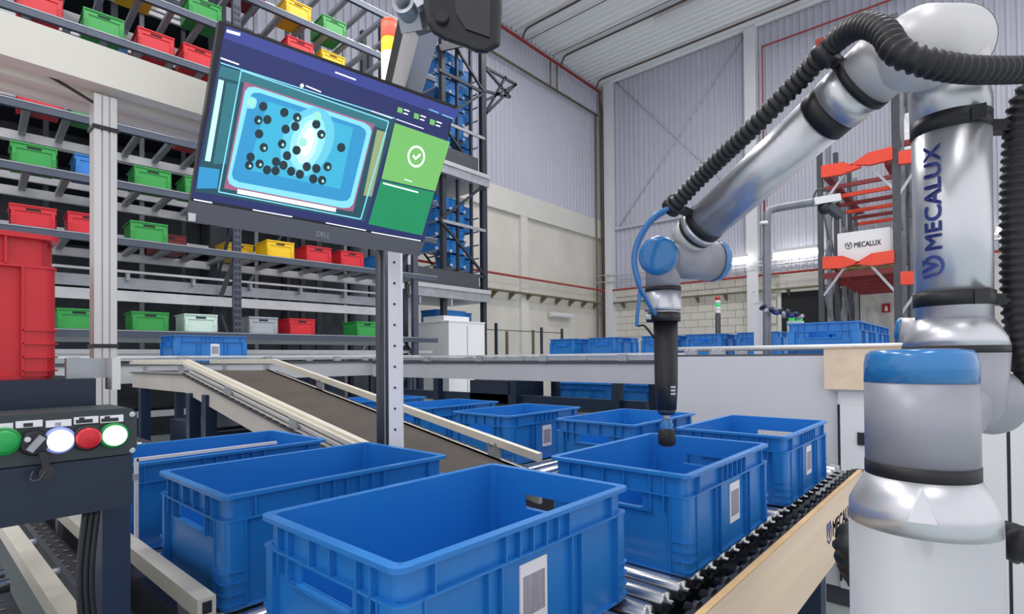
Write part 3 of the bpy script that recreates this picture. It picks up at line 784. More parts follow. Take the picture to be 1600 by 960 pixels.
# the bins: level -> (front face left px, right px, a py on the face, material, words)
BINS = {
 'E': [(100, 146, 500, 'bin_green', 'green bin on the lowest rack shelf, left of the aluminium post'), (204, 264, 500, 'bin_green', 'green bin on the lowest rack shelf, right of the aluminium post'),
       (288, 338, 500, 'bin_clear', 'pale translucent bin on the lowest rack shelf'), (387, 434, 505, 'bin_grey', 'light grey bin on the lowest rack shelf, right of the perforated upright'),
       (451, 491, 508, 'bin_red', 'red bin on the lowest rack shelf between grey and green bins'), (556, 590, 510, 'bin_green', 'green bin at the right end of the lowest rack shelf beside the round pole')],
 'D': [(12, 90, 335, 'bin_red', 'red bin on the second rack shelf just above the big red bin'), (112, 165, 345, 'bin_red', 'red bin on the second rack shelf partly behind the aluminium post'),
       (200, 264, 355, 'bin_green', 'green bin on the second rack shelf right of the aluminium post'), (412, 462, 388, 'bin_yellow', 'front yellow bin on the second rack shelf under the monitor'),
       (478, 516, 397, 'bin_red', 'left one of two red bins on the second rack shelf under the monitor'), (531, 567, 403, 'bin_red', 'right one of two red bins on the second rack shelf under the monitor'),
       (582, 622, 410, 'bin_blue', 'narrow view of a blue rack bin behind the round pole under the monitor')],
 'C': [(14, 91, 238, 'bin_green', 'green bin on the third rack shelf at the left picture edge'), (117, 180, 255, 'bin_blue', 'blue bin on the third rack shelf behind the aluminium post'),
       (208, 268, 272, 'bin_green', 'green bin on the third rack shelf between post and monitor'), (288, 340, 285, 'bin_green', 'green bin on the third rack shelf cut by the left edge of the monitor')],
 'B': [(27, 97, 150, 'bin_red', 'red bin on the fourth rack shelf at the far left under the cream beam'), (116, 170, 168, 'bin_green', 'green bin on the fourth rack shelf behind the top of the aluminium post'),
       (282, 335, 210, 'bin_red', 'red bin on the fourth rack shelf cut by the left edge of the monitor')],
 'A': [(26, 97, 10, 'bin_red', 'leftmost red bin on the rack shelf just above the cream beam'), (128, 195, 32, 'bin_green', 'green bin on the rack shelf just above the cream beam'),
       (214, 272, 68, 'bin_red', 'middle red bin on the rack shelf just above the cream beam'), (288, 335, 90, 'bin_red', 'red bin above the cream beam cut by the top left corner of the monitor')],
 'F': [(100, 165, -40, 'bin_darkred', 'dark red bin seen from below through the upper rack rails at left'), (190, 240, -20, 'bin_yellow', 'yellow bin seen from below through the upper rack rails'),
       (293, 346, 15, 'bin_green', 'green bin on the rack shelf above the top left corner of the monitor'), (444, 492, 68, 'bin_red', 'red bin peeping over the top edge of the monitor'), (498, 541, 90, 'bin_yellow', 'yellow bin peeping over the top edge of the monitor')],
 'G': [(368, 412, -30, 'bin_darkred', 'dark red bin seen from below above the monitor'), (440, 490, 5, 'bin_yellow', 'yellow bin at the top edge of the picture above the monitor'), (502, 541, 30, 'bin_green', 'green bin high on the rack left of the signal lamp')],
}
GB = 'coloured bins in the storage rack'
for k, rows in BINS.items():
    for xa, xb, py, m, lab in rows:
        s = (rk(xa, py)[0] + rk(xb, py)[0]) / 2
        put_bin('small', m, rl(s, -.03, LEV[k] + (0 if k == 'E' else 0)), PHI, lab, GB)
for xa, xb, k, dd, m, lab in ((372, 410, 'D', .42, 'bin_yellow', 'rear yellow bin set back on the second rack shelf behind the perforated upright'), (262, 296, 'D', .44, 'bin_darkred', 'dark red bin set back on the second rack shelf left of the rear upright'),
                              (186, 218, 'A', .44, 'bin_blue', 'blue bin set back above the cream beam between green and red bins')):
    s = (rk(xa, 385)[0] + rk(xb, 385)[0]) / 2 + dd * .05 if k == 'D' else (rk(xa, 50)[0] + rk(xb, 50)[0]) / 2 - .1
    put_bin('small', m, rl(s, dd, LEV[k]), PHI, lab, GB)
# ---------------------------------------------------------------- tall bin tower right of the monitor
VT = 8.2
def tw(px, py): return on_y(px, py, VT)
pr, pl = tw(755, 300), tw(690, 300)
TX1 = pr.x; TX0 = tw(632, 300).x; TZ = tw(757, 82).z; TD = 1.3
tower = thing('bin_tower', 'tall dark steel tower with platforms holding stacked blue bins', 'rack', (TX1, VT, 0))
b = MB()
for x, m in ((TX1, 'rack_dark'), (tw(693, 300).x, 'rack_dark'), (TX0, 'rack_dark')):
    for d in (0, TD):
        MB().box(x - .07, x + .03, VT + d - .05, VT + d + .05, 0, TZ).build('upright', m, tower)
MB().box(tw(651, 300).x, tw(664, 300).x, VT + .35, VT + .6, 0, TZ).build('white_mast', 'column_white', tower)
PLAT = [tw(757, 459).z, tw(757, 281).z]
for z in PLAT:
    p = MB().box(TX0, TX1 + .05, VT - .14, VT + TD, z - .2, z).build('platform', 'galv', tower)
    MB().box(TX0, TX1 + .05, VT - .17, VT - .14, z - .03, z + .05).build('toe_board', 'side_grey', p)
    MB().box(TX0, TX1 - .25, VT - .1, VT + .0, z + .05, z + .36).build('fascia', 'charcoal', tower)
# columns of blue bins with white clips
tb = make_bin('bin_blue'); tb.name = 'tote'
GT = 'blue totes stacked in the steel tower'
bm_ = MB().box(-.2, .2, 0, .5, 0, .24); 
def tote_mesh():
    b = MB(); b.box(-.2, .2, .02, .5, 0, .012).box(-.2, -.19, .02, .5, .012, .24).box(.19, .2, .02, .5, .012, .24).box(-.19, .19, .02, .03, .012, .24).box(-.19, .19, .49, .5, .012, .24)
    return b.mesh('body', 'bin_blue')
for o in list(tb.children): bpy.data.objects.remove(o)
bpy.data.objects.remove(tb)
tm = tote_mesh(); rmsh = MB().box(-.21, .21, .01, .025, .215, .245).box(-.21, .21, .49, .51, .215, .245).box(-.21, -.195, .025, .49, .215, .245).box(.195, .21, .025, .49, .215, .245).mesh('rim', 'bin_blue')
clip = MB().lathe((0, 0, 0), (0, -1, 0), [(0, .035), (.02, .03)], 8).mesh('clip', 'column_white')
cols = [(tw(c, 350).x, w) for c, w in ((700, 'left'), (722, 'middle'), (745, 'right'))]
zr_ = tw(722, 380).z - tw(722, 402).z
rowsz = []
z = PLAT[0] + .5
while z < PLAT[1] - .55: rowsz.append(z); z += zr_
z = PLAT[1] + .45
while z < TZ - .3: rowsz.append(z); z += zr_
rowsz += [PLAT[0] - .65, PLAT[0] - 1.1]
rowsz.sort(); NUM = ('lowest', 'second', 'third', 'fourth', 'fifth', 'sixth', 'seventh', 'eighth', 'ninth', 'tenth', 'eleventh', 'twelfth', 'thirteenth', 'fourteenth', 'fifteenth', 'sixteenth', 'seventeenth', 'eighteenth', 'nineteenth', 'twentieth')
ORD = [NUM[0]] + [n + ' from below' for n in NUM[1:]]
for ri, z in enumerate(rowsz):
    for ci, (x, w) in enumerate(cols):
        if (ri, ci) in ((2, 0), (4, 2), (7, 1), (9, 2), (10, 0), (12, 1)): continue
        t = thing('tote', 'blue tote with white clips, ' + ORD[ri] + ' in the ' + w + ' column of the steel tower', 'tote', (x, VT + .12 + .25 * (ci == 2), z), group=GT)
        link('body', tm, t, True); link('rim', rmsh, t, True)
        for s in (-.19, .19):
            o = link('clip', clip, t, True); o.location = (s, .02, .03)
    for x, w in cols:
        for e in (-.205, .185): MB().box(x + e, x + e + .02, VT + .14, VT + .85, z - .03, z).build('support_angle', 'galv', tower)
for i in range(len(cols)):
    x = cols[i][0] + .27
    MB().box(x - .025, x + .025, VT - .03, VT + .03, PLAT[0], TZ).build('post', 'rack_dark', tower)
# bracing lattice
z = PLAT[0] + .35; f = 0
while z < TZ - .6:
    a, c = (pl.x - .1, TX1) if f else (TX1, pl.x - .1)
    MB().bar((a, VT - .06, z), (c, VT - .06, z + 1.0), .045, .045).build('brace', 'rack_dark', tower)
    MB().box(pl.x - .1, TX1, VT - .07, VT - .03, z - .03, z + .03).build('girt', 'galv' if f else 'rack_dark', tower)
    z += 1.0; f = 1 - f
MB().bar((pl.x - .2, VT - .15, TZ - .6), (TX1 - .2, VT - .15, TZ + .1), .12, .12).build('top_beam', 'rack_dark', tower)
# side outrigger
z = PLAT[0] + .5; f = 0
while z < TZ - .5:
    for (xa_, xb_) in ((cols[0][0] - .1, cols[1][0] + .27), (cols[1][0] - .2, TX1)):
        a, c = (xa_, xb_) if f else (xb_, xa_)
        MB().bar((a, VT + TD * .8, z), (c, VT + TD * .8, z + .7), .035, .035).build('lacing', 'rack_dark', tower)
    MB().box(pl.x - .1, TX1, VT + TD * .8, VT + TD * .8 + .04, z - .02, z + .02).build('girt', 'rack_dark', tower); z += .7; f = 1 - f
e1, e2, e3 = tw(756, 104), tw(806, 132), tw(757, 180)
q1 = tw(797, 152)
for a, c in ((e1, e2), (e3, e2), (tw(756, 142), q1), (e1, q1), (tw(757, 158), e2), (e3, tw(790, 120))):
    MB().bar(a, c, .05, .05).build('outrigger_bar', 'rack_dark', tower)
# white switch cabinet before the tower
VC = 7.0
pa, pb2, zc = on_y(701, 503, VC), on_y(757, 503, VC), on_y(701, 503, VC).z
t = thing('switch_cabinet', 'white sheet metal cabinet with a smaller box on top below the tower', 'cabinet', (pa.x, VC, 0))
dpt = 1.0
MB().box(pa.x, pb2.x, VC, VC + dpt, .1, zc).build('body', 'cabinet_white', t)
MB().box(pa.x - .01, pb2.x + .01, VC - .01, VC + dpt, zc, zc + .025).build('lid', 'column_white', t)
MB().box(pa.x + .02, pb2.x - .25, VC + .15, VC + .7, zc + .025, zc + .12).build('top_box', 'cabinet_white', t)
MB().box(pa.x, pb2.x, VC + .02, VC + dpt, 0, .1).build('plinth', 'charcoal', t)
MB().box((pa.x + pb2.x) / 2 - .004, (pa.x + pb2.x) / 2 + .004, VC - .004, VC, .15, zc - .05).build('door_seam', 'charcoal', t)
# safety fence along the left wall
for i, (px, py, m) in enumerate(((775, 505, 'navy'), (792, 518, 'pipe_olive'), (833, 516, 'pipe_olive'), (846, 512, 'steel_dark'), (878, 514, 'steel_dark'))):
    p = on_y(px, py, 9.6)
    lab = ('navy fence post beside the white switch cabinet', 'thin olive fence post just right of the navy one', 'middle thin olive fence post along the left wall', 'dark fence post nearest the middle olive one', 'rightmost dark fence post along the left wall')[i]
    t = thing('fence_post', lab, 'post', (p.x, 9.6, 0), group='fence posts along the left wall')
    MB().box(p.x - .03, p.x + .03, 9.57, 9.63, 0, p.z).build('shaft', m, t); MB().box(p.x - .08, p.x + .08, 9.52, 9.68, 0, .02).build('foot', m, t)
a, c = on_y(758, 505, 9.63), on_y(878, 512, 9.63)
rod('fence_wire', 'thin dark top wire joining the fence posts along the left wall', 'wire', [(a.x, 9.65, on_y(800, 517, 9.65).z), (c.x, 9.65, on_y(800, 517, 9.65).z)], .012, 'steel_dark')
# lane of blue bins farther off, seen above the guard rail
XF = 5.6
p0 = on_x(1240, 535, XF); zf = on_x(1100, 522, XF).z - .235
lane('roller_conveyor', 'far conveyor lane carrying blue bins behind the grey guard rails', (XF + .5, -1.2, 0), (0, 1, 0), 8.4, .6, zf, legsp=1.6, guard=False)
SP = ((848, 905, 'leftmost blue bin'), (909, 968, 'second blue bin from the left'), (988, 1062, 'blue bin behind the upper tool tube'), (1069, 1126, 'blue bin before the small signal lamp'), (1158, 1205, 'blue bin just left of the bent grey pole'))
for i, (xa, xb, lab) in enumerate(SP):
    ya = on_x((xa + xb) / 2, 535, XF).y
    r = put_bin('big', 'bin_blue', (XF + .3, ya, zf), 0, lab + ' on the far lane', 'blue bins on the far lanes')
p = on_x(1122, 520, 7.5)
t = thing('signal_lamp', 'small signal lamp with red and green tiers on a black pole beyond the far bins', 'lamp', (p.x, p.y, 0))
zt_ = on_x(1122, 464, 7.5).z; zm = on_x(1122, 490, 7.5).z
MB().tube((p.x, p.y, 0), (p.x, p.y, zm), .035, 10).build('pole', 'black_metal', t)
h = (zt_ - zm) / 5
for i, m in enumerate(('column_white', 'column_white', 'lamp_green', 'column_white', 'sign_red')):
    MB().lathe((p.x, p.y, zm + i * h), (0, 0, 1), [(0, .034), (h * .9, .034), (h, .028)], 12).build('tier', m, t)
# bins on the lower lane seen under the outgoing conveyor
XL = 4.15
for i, (xa, py, lab) in enumerate(((905, 622, 'left blue bin in the gap under the long grey conveyor'), (990, 622, 'middle blue bin in the gap under the long grey conveyor'), (1060, 622, 'right blue bin in the gap under the long grey conveyor'))):
    p = on_x(xa, py, XL)
    r = put_bin('big', 'bin_blue', (XL + .25, p.y, .78), R(90), lab, 'blue bins on the low lane'); add_label(r, x=(.1, .0, .2)[i], y=-.2)
lane('roller_conveyor', 'low conveyor lane under the long grey conveyor', (XL + .5, -.2, 0), (0, 1, 0), 4.6, .55, .78, legsp=1.5, guard=True, rails=(1,))
# ---------------------------------------------------------------- white machine cabinet behind the bins
XC = 3.12
ca, cb = on_x(1052, 558, XC), on_x(1290, 556, XC)
CY1, CY0 = ca.y, -1.6
CZ = ca.z
cab = thing('machine_cabinet', 'long white machine cabinet with plywood board and locked doors behind the robot', 'cabinet', (XC, 0, 0))
ys = on_x(1310, 640, XC).y; zs_ = on_x(1310, 612, XC).z
MB().box(XC, XC + .5, ys, CY1, .1, CZ).build('body', 'cabinet_grey', cab)
MB().box(XC - .012, XC + .5, CY0, ys, .1, zs_).build('door_body', 'cabinet_white', cab)
MB().box(XC + .02, XC + .48, CY0, CY1 - .02, 0, .1).build('plinth', 'charcoal', cab)
MB().box(XC - .02, XC + .52, CY0, ys + .03, zs_, zs_ + .02).build('door_top', 'cabinet_grey', cab)
# plywood board on its top
w0, w1 = on_x(1288, 545, XC - .04), on_x(1288, 608, XC - .04)
pb = MB().box(XC - .055, XC - .03, CY0 + .6, w0.y, w1.z, w0.z).build('plywood_board', 'wood', cab)
MB().box(XC - .06, XC - .025, CY0 + .6, w0.y, w0.z, w0.z + .004).build('board_edge', 'wood_edge', pb)
MB().box(XC - .03, XC + .3, CY0 + .6, w0.y - .02, w1.z - .0, w1.z + .015).build('board_support', 'cabinet_grey', cab)
# doors with seams and locks
dy = on_x(1311, 700, XC).y; zt_, zb_ = on_x(1312, 632, XC).z, .14
y1 = dy; n = 0
for w in (.62, .62, .5):
    d = MB().box(XC - .03, XC - .0125, y1 - w, y1 - .012, zb_, zt_).build('door', 'cabinet_white', cab)
    MB().box(XC - .028, XC - .0125, y1 - .012, y1, zb_, zt_).build('seam', 'black_metal', cab)
    lk = MB().box(XC - .04, XC - .03, y1 - .12, y1 - .085, zt_ - .19, zt_ - .13).build('lock', 'black_plastic', d)
    y1 -= w
hz = on_x(1302, 733, XC).z; hy = on_x(1300, 733, XC - .1).y
h = MB().box(XC - .14, XC - .012, hy - .02, hy + .02, hz - .02, hz + .025).build('bracket', 'galv_light', cab)
MB().box(XC - .15, XC - .14, hy - .12, hy + .03, hz - .02, hz + .025).build('bracket_plate', 'galv_light', h)
# guard rails over the cabinet
gl = thing('guard_rail', 'pale double guard rail running over the white cabinet top', 'rail', (XC + .1, CY1, CZ))
z1 = on_x(1180, 541, XC + .15).z
for x in (XC + .15, XC + .55):
    MB().tube((x, CY0 + 1.2, z1 - .012), (x, CY1 + .05, z1 - .012), .014, 10).build('rail', 'galv_light', gl)
    MB().box(x - .05, x + .05, CY0 + 1.2, CY1 + .05, CZ, CZ + .012).build('slotted_rail', 'charcoal', gl)  # dark strip added to make the gap below the rail dark
    for y in (CY1 - .05, CY1 - .22, CY1 - .9, CY1 - 1.5):
        br = MB().box(x - .012, x + .012, y - .04, y + .04, CZ - .0, z1 - .005).build('rail_bracket', 'galv', gl)
        for e in (-.022, .022): MB().lathe((x - .012, y + e, z1 - .02), (-1, 0, 0), [(0, .009), (.006, .008)], 8).build('bolt', 'screw', br)
# large pair of blue bins standing beyond the cabinet
XB_ = 3.7
pq = on_x(1345, 540, XB_)
for i, (dx, lab) in enumerate(((0, 'tall lighter blue bin with ribbed side beyond the plywood board'), (.66, 'blue bin directly behind the lighter ribbed one beyond the plywood board'))):
    zt2 = on_x(1300, 503, XB_).z
    r = put_bin('big', 'bin_blue', (XB_ + dx + .3, pq.y + .2, zt2 - .235), 0, lab, 'blue bins on the far lanes')
yy = pq.y
lane('roller_conveyor', 'short conveyor lane behind the plywood board carrying two blue bins', (XB_ - .05, yy - .05, 0), (1, 0, 0), 1.5, .5, on_x(1300, 503, XB_).z - .235, guard=False, legsp=1.2)
# bent grey pole with a sensor head
dp = 4.6
p = at(1198, 540, dp); p2 = at(1198, 350, dp); q2 = at(1212, 326, dp); q3 = at(1278, 315, dp)
t = thing('sensor_pole', 'bent grey tube pole carrying a white sensor head before the pallet rack', 'pole', (p.x, p.y, 0))
MB().path([Vector((p.x, p.y, .02)), Vector((p.x, p.y, 1)), p2] + spline([p2, at(1200, 333, dp), q2, q3], 5)[1:], .033, 14).build('tube', 'galv_dark', t)
MB().lathe((p.x, p.y, 0), (0, 0, 1), [(0, .12), (.02, .12), (.025, .05), (.06, .05)], 16).build('base', 'galv_dark', t)
MB().lathe((p.x, p.y, at(1198, 352, dp).z), (0, 0, 1), [(0, .044), (.03, .044)], 14).build('collar', 'galv_light', t)
e = (q3 - q2).normalized()
hd = MB().bar(q3 - e * .05, q3 + e * .17, .09, .06).build('sensor_head', 'cabinet_white', t)
MB().lathe(q3 + e * .05 - Vector((0, 0, .03)), (0, 0, -1), [(0, .045), (.05, .045), (.09, .025)], 12).build('lens', 'black_plastic', hd)
MB().bar(q3 + e * .08 - Vector((0, 0, .05)), q3 + e * .2 - Vector((0, 0, .16)), .07, .06).build('camera_body', 'steel_dark', hd)
MB().path(spline([q3 - e * .04 + Vector((0, 0, .03)), q3 + Vector((0, 0, .1)), q3 + e * .1 + Vector((0, 0, .07))], 5), .008, 6).build('cable', 'black_plastic', hd)
# bundle of blue cables with green lights, on a white stub post
pc = at(1186, 490, 4.75)
t = thing('stub_post', 'white square stub post beside the bent grey pole', 'post', (pc.x, pc.y, 0))
zt_ = at(1186, 475, 4.75).z
MB().box(pc.x - .035, pc.x + .035, pc.y - .035, pc.y + .035, 0, zt_).build('shaft', 'column_white', t); MB().box(pc.x - .04, pc.x + .04, pc.y - .04, pc.y + .04, zt_, zt_ + .01).build('cap', 'cabinet_grey', t)
t = thing('cable_bundle', 'sagging bundle of dark blue connectors between bent pole and green lights', 'cable', at(1195, 485, 4.55))
pts = resample(spline([at(1192, 482, 4.5), at(1212, 487, 4.5), at(1232, 491, 4.5), at(1252, 494, 4.5)], 8), .035)
MB().path(pts, .016, 8).build('cable', 'navy', t)
for i, q in enumerate(pts):
    MB().lathe(q + Vector((0, 0, .01 * (-1) ** i)), (rnd.uniform(-1, 1), rnd.uniform(-1, 1), rnd.uniform(-.5, 1)), [(-.03, .014), (.0, .02), (.03, .014)], 8).build('connector', ('navy', 'galv', 'navy', 'ink_navy')[i % 4], t)
for i, (px, lab) in enumerate(((1237, 'left green signal light on a short grey post behind the bin lane'), (1249, 'right green signal light on a short grey post behind the bin lane'))):
    q = at(px, 500, 4.7); t = thing('signal_light', lab, 'light', (q.x, q.y, 0))
    MB().box(q.x - .03, q.x + .03, q.y - .03, q.y + .03, 0, at(px, 502, 4.7).z).build('post', 'galv_light', t)
    MB().lathe((q.x, q.y, at(px, 502, 4.7).z), (0, 0, 1), [(0, .025), (.04, .025), (.05, .015)], 12).build('lens', 'green_led', t)
# ---------------------------------------------------------------- orange and black pallet rack
DR = 11.5
def pk(px, py, k=0): return at(px, py, DR + k)
XR = pk(1345, 450).x
pal = thing('pallet_rack', 'tall pallet rack with black uprights and orange red beams at the right', 'rack', (XR, 3, 0))
def up(px, ytop, X, w=.1, m='steel_dark'):
    p = on_x(px, 480, X); zt = on_x(px, ytop, X).z
    u = MB().box(p.x - .05, p.x - .03, p.y - w / 2, p.y + w / 2, 0, zt).box(p.x + .03, p.x + .05, p.y - w / 2, p.y + w / 2, 0, zt).box(p.x - .03, p.x + .03, p.y - w / 2, p.y - w / 2 + .02, 0, zt).build('upright', m, pal)
    MB().box(p.x - .09, p.x + .09, p.y - .09, p.y + .09, 0, .015).build('foot_plate', m, u); return p, zt
rowsx = [XR + i * .85 for i in range(6)]
pL = [up(1284, 205, rowsx[0])] ; yL = pL[0][0].y
pR = [up(1404, 20, rowsx[0], .14)]; yR = pR[0][0].y
ztL, ztR = pL[0][1], pR[0][1]
for i, X in enumerate(rowsx[1:]):
    for y, zt, w in ((yL, ztL + .9 * 0, .1), (yR, ztR, .12)):
        MB().box(X - .05, X + .05, y - w / 2, y + w / 2, 0, zt).build('upright', 'steel_dark' if i % 2 else 'galv_dark', pal)
for y, zt in ((yL, ztL), (yR, ztR)):
    for i in range(5):
        z = .3 + .3 * i; fl = i % 2
        while z < zt - .9:
            a, c = (rowsx[i], rowsx[i + 1]) if fl else (rowsx[i + 1], rowsx[i])
            MB().bar((a, y, z), (c, y, z + .9), .04, .04).build('lacing', 'galv_dark', pal); z += .9; fl = 1 - fl
def zz(px, py): return on_x(px, py, XR).z
# cross beams, deeper ones lower in the picture
for i, (py, m) in enumerate(((290, 'rack_maroon'), (304, 'rack_orange'), (318, 'rack_maroon'), (325, 'rack_orange'), (334, 'rack_maroon'), (342, 'rack_orange'))):
    z = zz(1345, 284); X = rowsx[i]
    MB().box(X - .04, X + .04, yR, yL, z - .06, z + .02).build('cross_beam', m, pal)
for i in range(6):
    z = zz(1345, 424); X = rowsx[i]
    MB().box(X - .04, X + .04, yR, yL, z - .1, z + .02).build('cross_beam', 'rack_maroon', pal)
# orange brackets
for px, py, w, y in ((1300, 268, .75, yL), (1305, 411, .7, yL), (1375, 405, -.7, yR), (1372, 247, -.75, yR), (1420, 247, .6, yR), (1425, 435, .6, yR)):
    z = zz(px, py); y0 = y + (-.05 if w > 0 else .05); s = -1 if w > 0 else 1; L_ = abs(w)
    MB().prism([(XR - .12, y0, z - .12), (XR - .12, y0, z + .14), (XR - .12, y0 + s * L_ * .55, z + .12), (XR - .12, y0 + s * L_, z - .06), (XR - .12, y0 + s * L_ * .5, z - .14)], (.1, 0, 0)).build('bracket', 'rack_orange', pal)
    MB().bar((XR - .02, y0, z - .7), (XR - .02, y0 + s * L_ * .6, z - .1), .05, .05).build('bracket_strut', 'galv', pal)
for i in range(6):
    for y, s in ((yL, -1), (yR, 1)):
        for z in (zz(1345, 404), zz(1345, 262)):
            MB().box(rowsx[i] - .02, rowsx[min(i + 1, 5)], y + s * .05, y + s * .2, z - .06, z + .0).build('pallet_rail', 'rack_maroon', pal)
# boxed load on a pallet
q0, q1 = on_x(1309, 412, XR + .1), on_x(1391, 360, XR + .1)
zb_, zt_ = q0.z, on_x(1350, 360, XR + .1).z
t = thing('load_box', 'light grey printed box load resting on a pallet in the orange rack', 'box', (XR + .1, (q0.y + q1.y) / 2, zb_))
bx = MB().box(XR + .1, XR + 1.1, q1.y, q0.y, zb_, zt_).build('carton', 'cabinet_white', t)
H_ = zt_ - zb_; Wb = q0.y - q1.y; zc_ = zb_ + H_ * .55
emblem('emblem', 'ink_dark', bx, (XR + .095, q0.y - Wb * .22, zc_), (0, -1, 0), (0, 0, 1), .14)
put_text('lettering', 'MECALUX', 'ink_dark', bx, (XR + .094, q0.y - Wb * .33, zc_ - .055), (0, -1, 0), (0, 0, .11), Wb * .5)
t = thing('pallet', 'wooden pallet under the grey printed box in the orange rack', 'pallet', (XR + .1, q0.y, zb_ - .14))
for k in range(3):
    y = q1.y + .03 + k * (Wb - .16) / 2
    MB().box(XR + .1, XR + 1.1, y, y + .1, zb_ - .11, zb_ - .025).build('block_row', 'pallet_wood', t)
for k in range(6): MB().box(XR + .1 + k * .18, XR + .2 + k * .18, q1.y, q0.y, zb_ - .025, zb_ - .002).build('deck_board', 'pallet_wood', t)
for k in range(3): MB().box(XR + .1 + k * .45, XR + .2 + k * .45, q1.y, q0.y, zb_ - .135, zb_ - .11).build('base_board', 'pallet_wood', t)
p, q = on_x(1404, 180, XR + 1.5), on_x(1425, 232, XR + 1.5)
t = tag(MB().box(XR + 1.5, XR + 2.4, q.y - .8, p.y, q.z, p.z).build('carton', 'cabinet_white'), 'plain white carton high in the pallet rack beside the upper arm', 'box')
MB().box(XR + 1.495, XR + 1.5, q.y - .8, p.y, (p.z + q.z) / 2 - .03, (p.z + q.z) / 2 + .03).build('tape', 'paper', t)
yT = q.y - 1.0; zcb = q.z
for X in (rowsx[1], rowsx[3]):
    MB().box(X - .05, X + .05, yT - .06, yT + .06, 0, ztR).build('upright', 'steel_dark', pal)
    MB().box(X - .04, X + .04, yT, yR, zcb - .12, zcb - .002).build('cross_beam', 'rack_maroon', pal)
# ---------------------------------------------------------------- operator station at the left
YP = .98
def pp(px, py, y=YP): return on_y(px, py, y)
def rrect(x0, x1, z0, z1, r, y, n=4):
    out = []
    for cx, cz, a0 in ((x1 - r, z0 + r, -90), (x1 - r, z1 - r, 0), (x0 + r, z1 - r, 90), (x0 + r, z0 + r, 180)):
        for i in range(n + 1):
            a = R(a0 + 90 * i / n); out.append((cx + r * math.cos(a), y, cz + r * math.sin(a)))
    return out
xr = pp(214, 680).x; z1, z0 = pp(214, 637).z, pp(214, 708).z; xl = -.12
op = thing('operator_panel', 'grey green push button panel on a navy post at the left edge', 'control panel', (xr - .05, YP + .08, 0))
hs = MB().prism(list(reversed(rrect(xl, xr, z0, z1, .012, YP))), (0, .11, 0)).build('housing', 'panel_green_grey', op)
zlo = pp(200, 790).z
MB().box(xl, pp(206, 740).x, YP - .004, YP + .14, zlo, z0 - .001).build('lower_box', 'navy_dark', op)
lgx0, lgx1 = pp(160, 900, YP + .05).x, pp(204, 900, YP + .05).x
lgp = MB().box(lgx0, lgx1, YP + .05, YP + .1, .02, zlo).build('post', 'navy', op)
MB().box(lgx0 - .06, lgx1 + .06, YP, YP + .15, 0, .02).build('foot_plate', 'navy', lgp)
for i, (px, py, mlens, mring) in enumerate(((5, 690, 'btn_green', 'ring_green'), (92, 688, 'btn_white_lit', 'ring_white'), (136, 684, 'btn_red', 'black_plastic'), (177, 680, 'btn_green_lit', 'ring_green'))):
    p = pp(px, py); bt = MB().lathe((p.x, YP, p.z), (0, -1, 0), [(0, .0185), (.006, .0185), (.008, .016)], 28).build('button_collar', mring, op)
    ln = MB().lathe((p.x, YP - .0065, p.z), (0, -1, 0), [(0, .0148), (.006, .0148), (.0085, .012), (.0095, .0)], 28, cap=False).build('button_lens', mlens, bt)
p = pp(53, 692)
sel = MB().lathe((p.x, YP, p.z), (0, -1, 0), [(0, .0175), (.005, .0175), (.007, .0145), (.012, .0145)], 24).build('selector_collar', 'black_metal', op)
MB().bar((p.x - .007, YP - .016, p.z - .009), (p.x + .007, YP - .016, p.z + .009), .008, .009, (0, 1, 0)).build('selector_knob', 'galv', sel)
MB().lathe((p.x - .008, YP - .012, p.z + .006), (0, -1, 0), [(0, .004), (.003, .003)], 10).build('keyhole', 'galv_light', sel)
ky = MB().bar((p.x + .006, YP - .018, p.z - .012), (p.x + .01, YP - .02, p.z - .034), .004, .008, (1, 0, 0)).build('key', 'black_metal', op)
MB().lathe((p.x + .011, YP - .022, p.z - .04), (0, 1, 0), [(0, .009), (.006, .009)], 12).build('key_fob', 'black_plastic', ky)
MB().path(spline([(p.x + .01, YP - .02, p.z - .036), (p.x + .002, YP - .024, p.z - .048), (p.x - .006, YP - .02, p.z - .046), (p.x - .003, YP - .018, p.z - .036)], 5), .0015, 6).build('key_ring', 'steel_dark', ky)
for i, (xa, xb, py) in enumerate(((-8, 20, 669), (24, 66, 664), (71, 111, 663), (115, 153, 658), (156, 192, 656))):
    a, b_ = pp(xa, py + 7), pp(xb, py - 8)
    pl_ = MB().box(a.x, b_.x, YP - .003, YP, a.z + (b_.z - a.z) * .12, b_.z).build('legend_plate', 'paper', op)
    if i in (1, 2, 3, 4):
        m_ = (a.x + b_.x) / 2; zc_ = (a.z + b_.z) / 2; w_ = (.006, .004, .012, .013)[i - 1]
        MB().box(m_ - w_, m_ + w_ * .6, YP - .0036, YP - .003, zc_ - .003, zc_ + .002).build('legend_mark', 'ink_dark' if i != 2 else 'barcode', pl_)
        if i > 2: MB().box(m_ - w_ * .7, m_ - w_ * .2, YP - .0036, YP - .003, zc_ + .002, zc_ + .005).build('legend_mark', 'ink_dark', pl_)
for py in (648, 704):
    q = pp(209, py); MB().lathe((q.x - .002, YP, q.z), (0, -1, 0), [(0, .0045), (.002, .0045), (.0028, .003)], 12).build('screw', 'screw', op)
for i in range(3):
    c0 = Vector((lgx0 - .008 - i * .007, YP + .04, zlo)); MB().path(spline([c0, c0 + Vector((-.008, 0, -.12)), c0 + Vector((.006, .01, -.3)), c0 + Vector((-.004, 0, -.6))], 6), .0045, 6).build('cable', 'black_plastic', op)
MB().box(lgx0 - .03, lgx1 + .001, YP + .046, YP + .052, .78, .79).build('cable_tie', 'black_plastic', op)
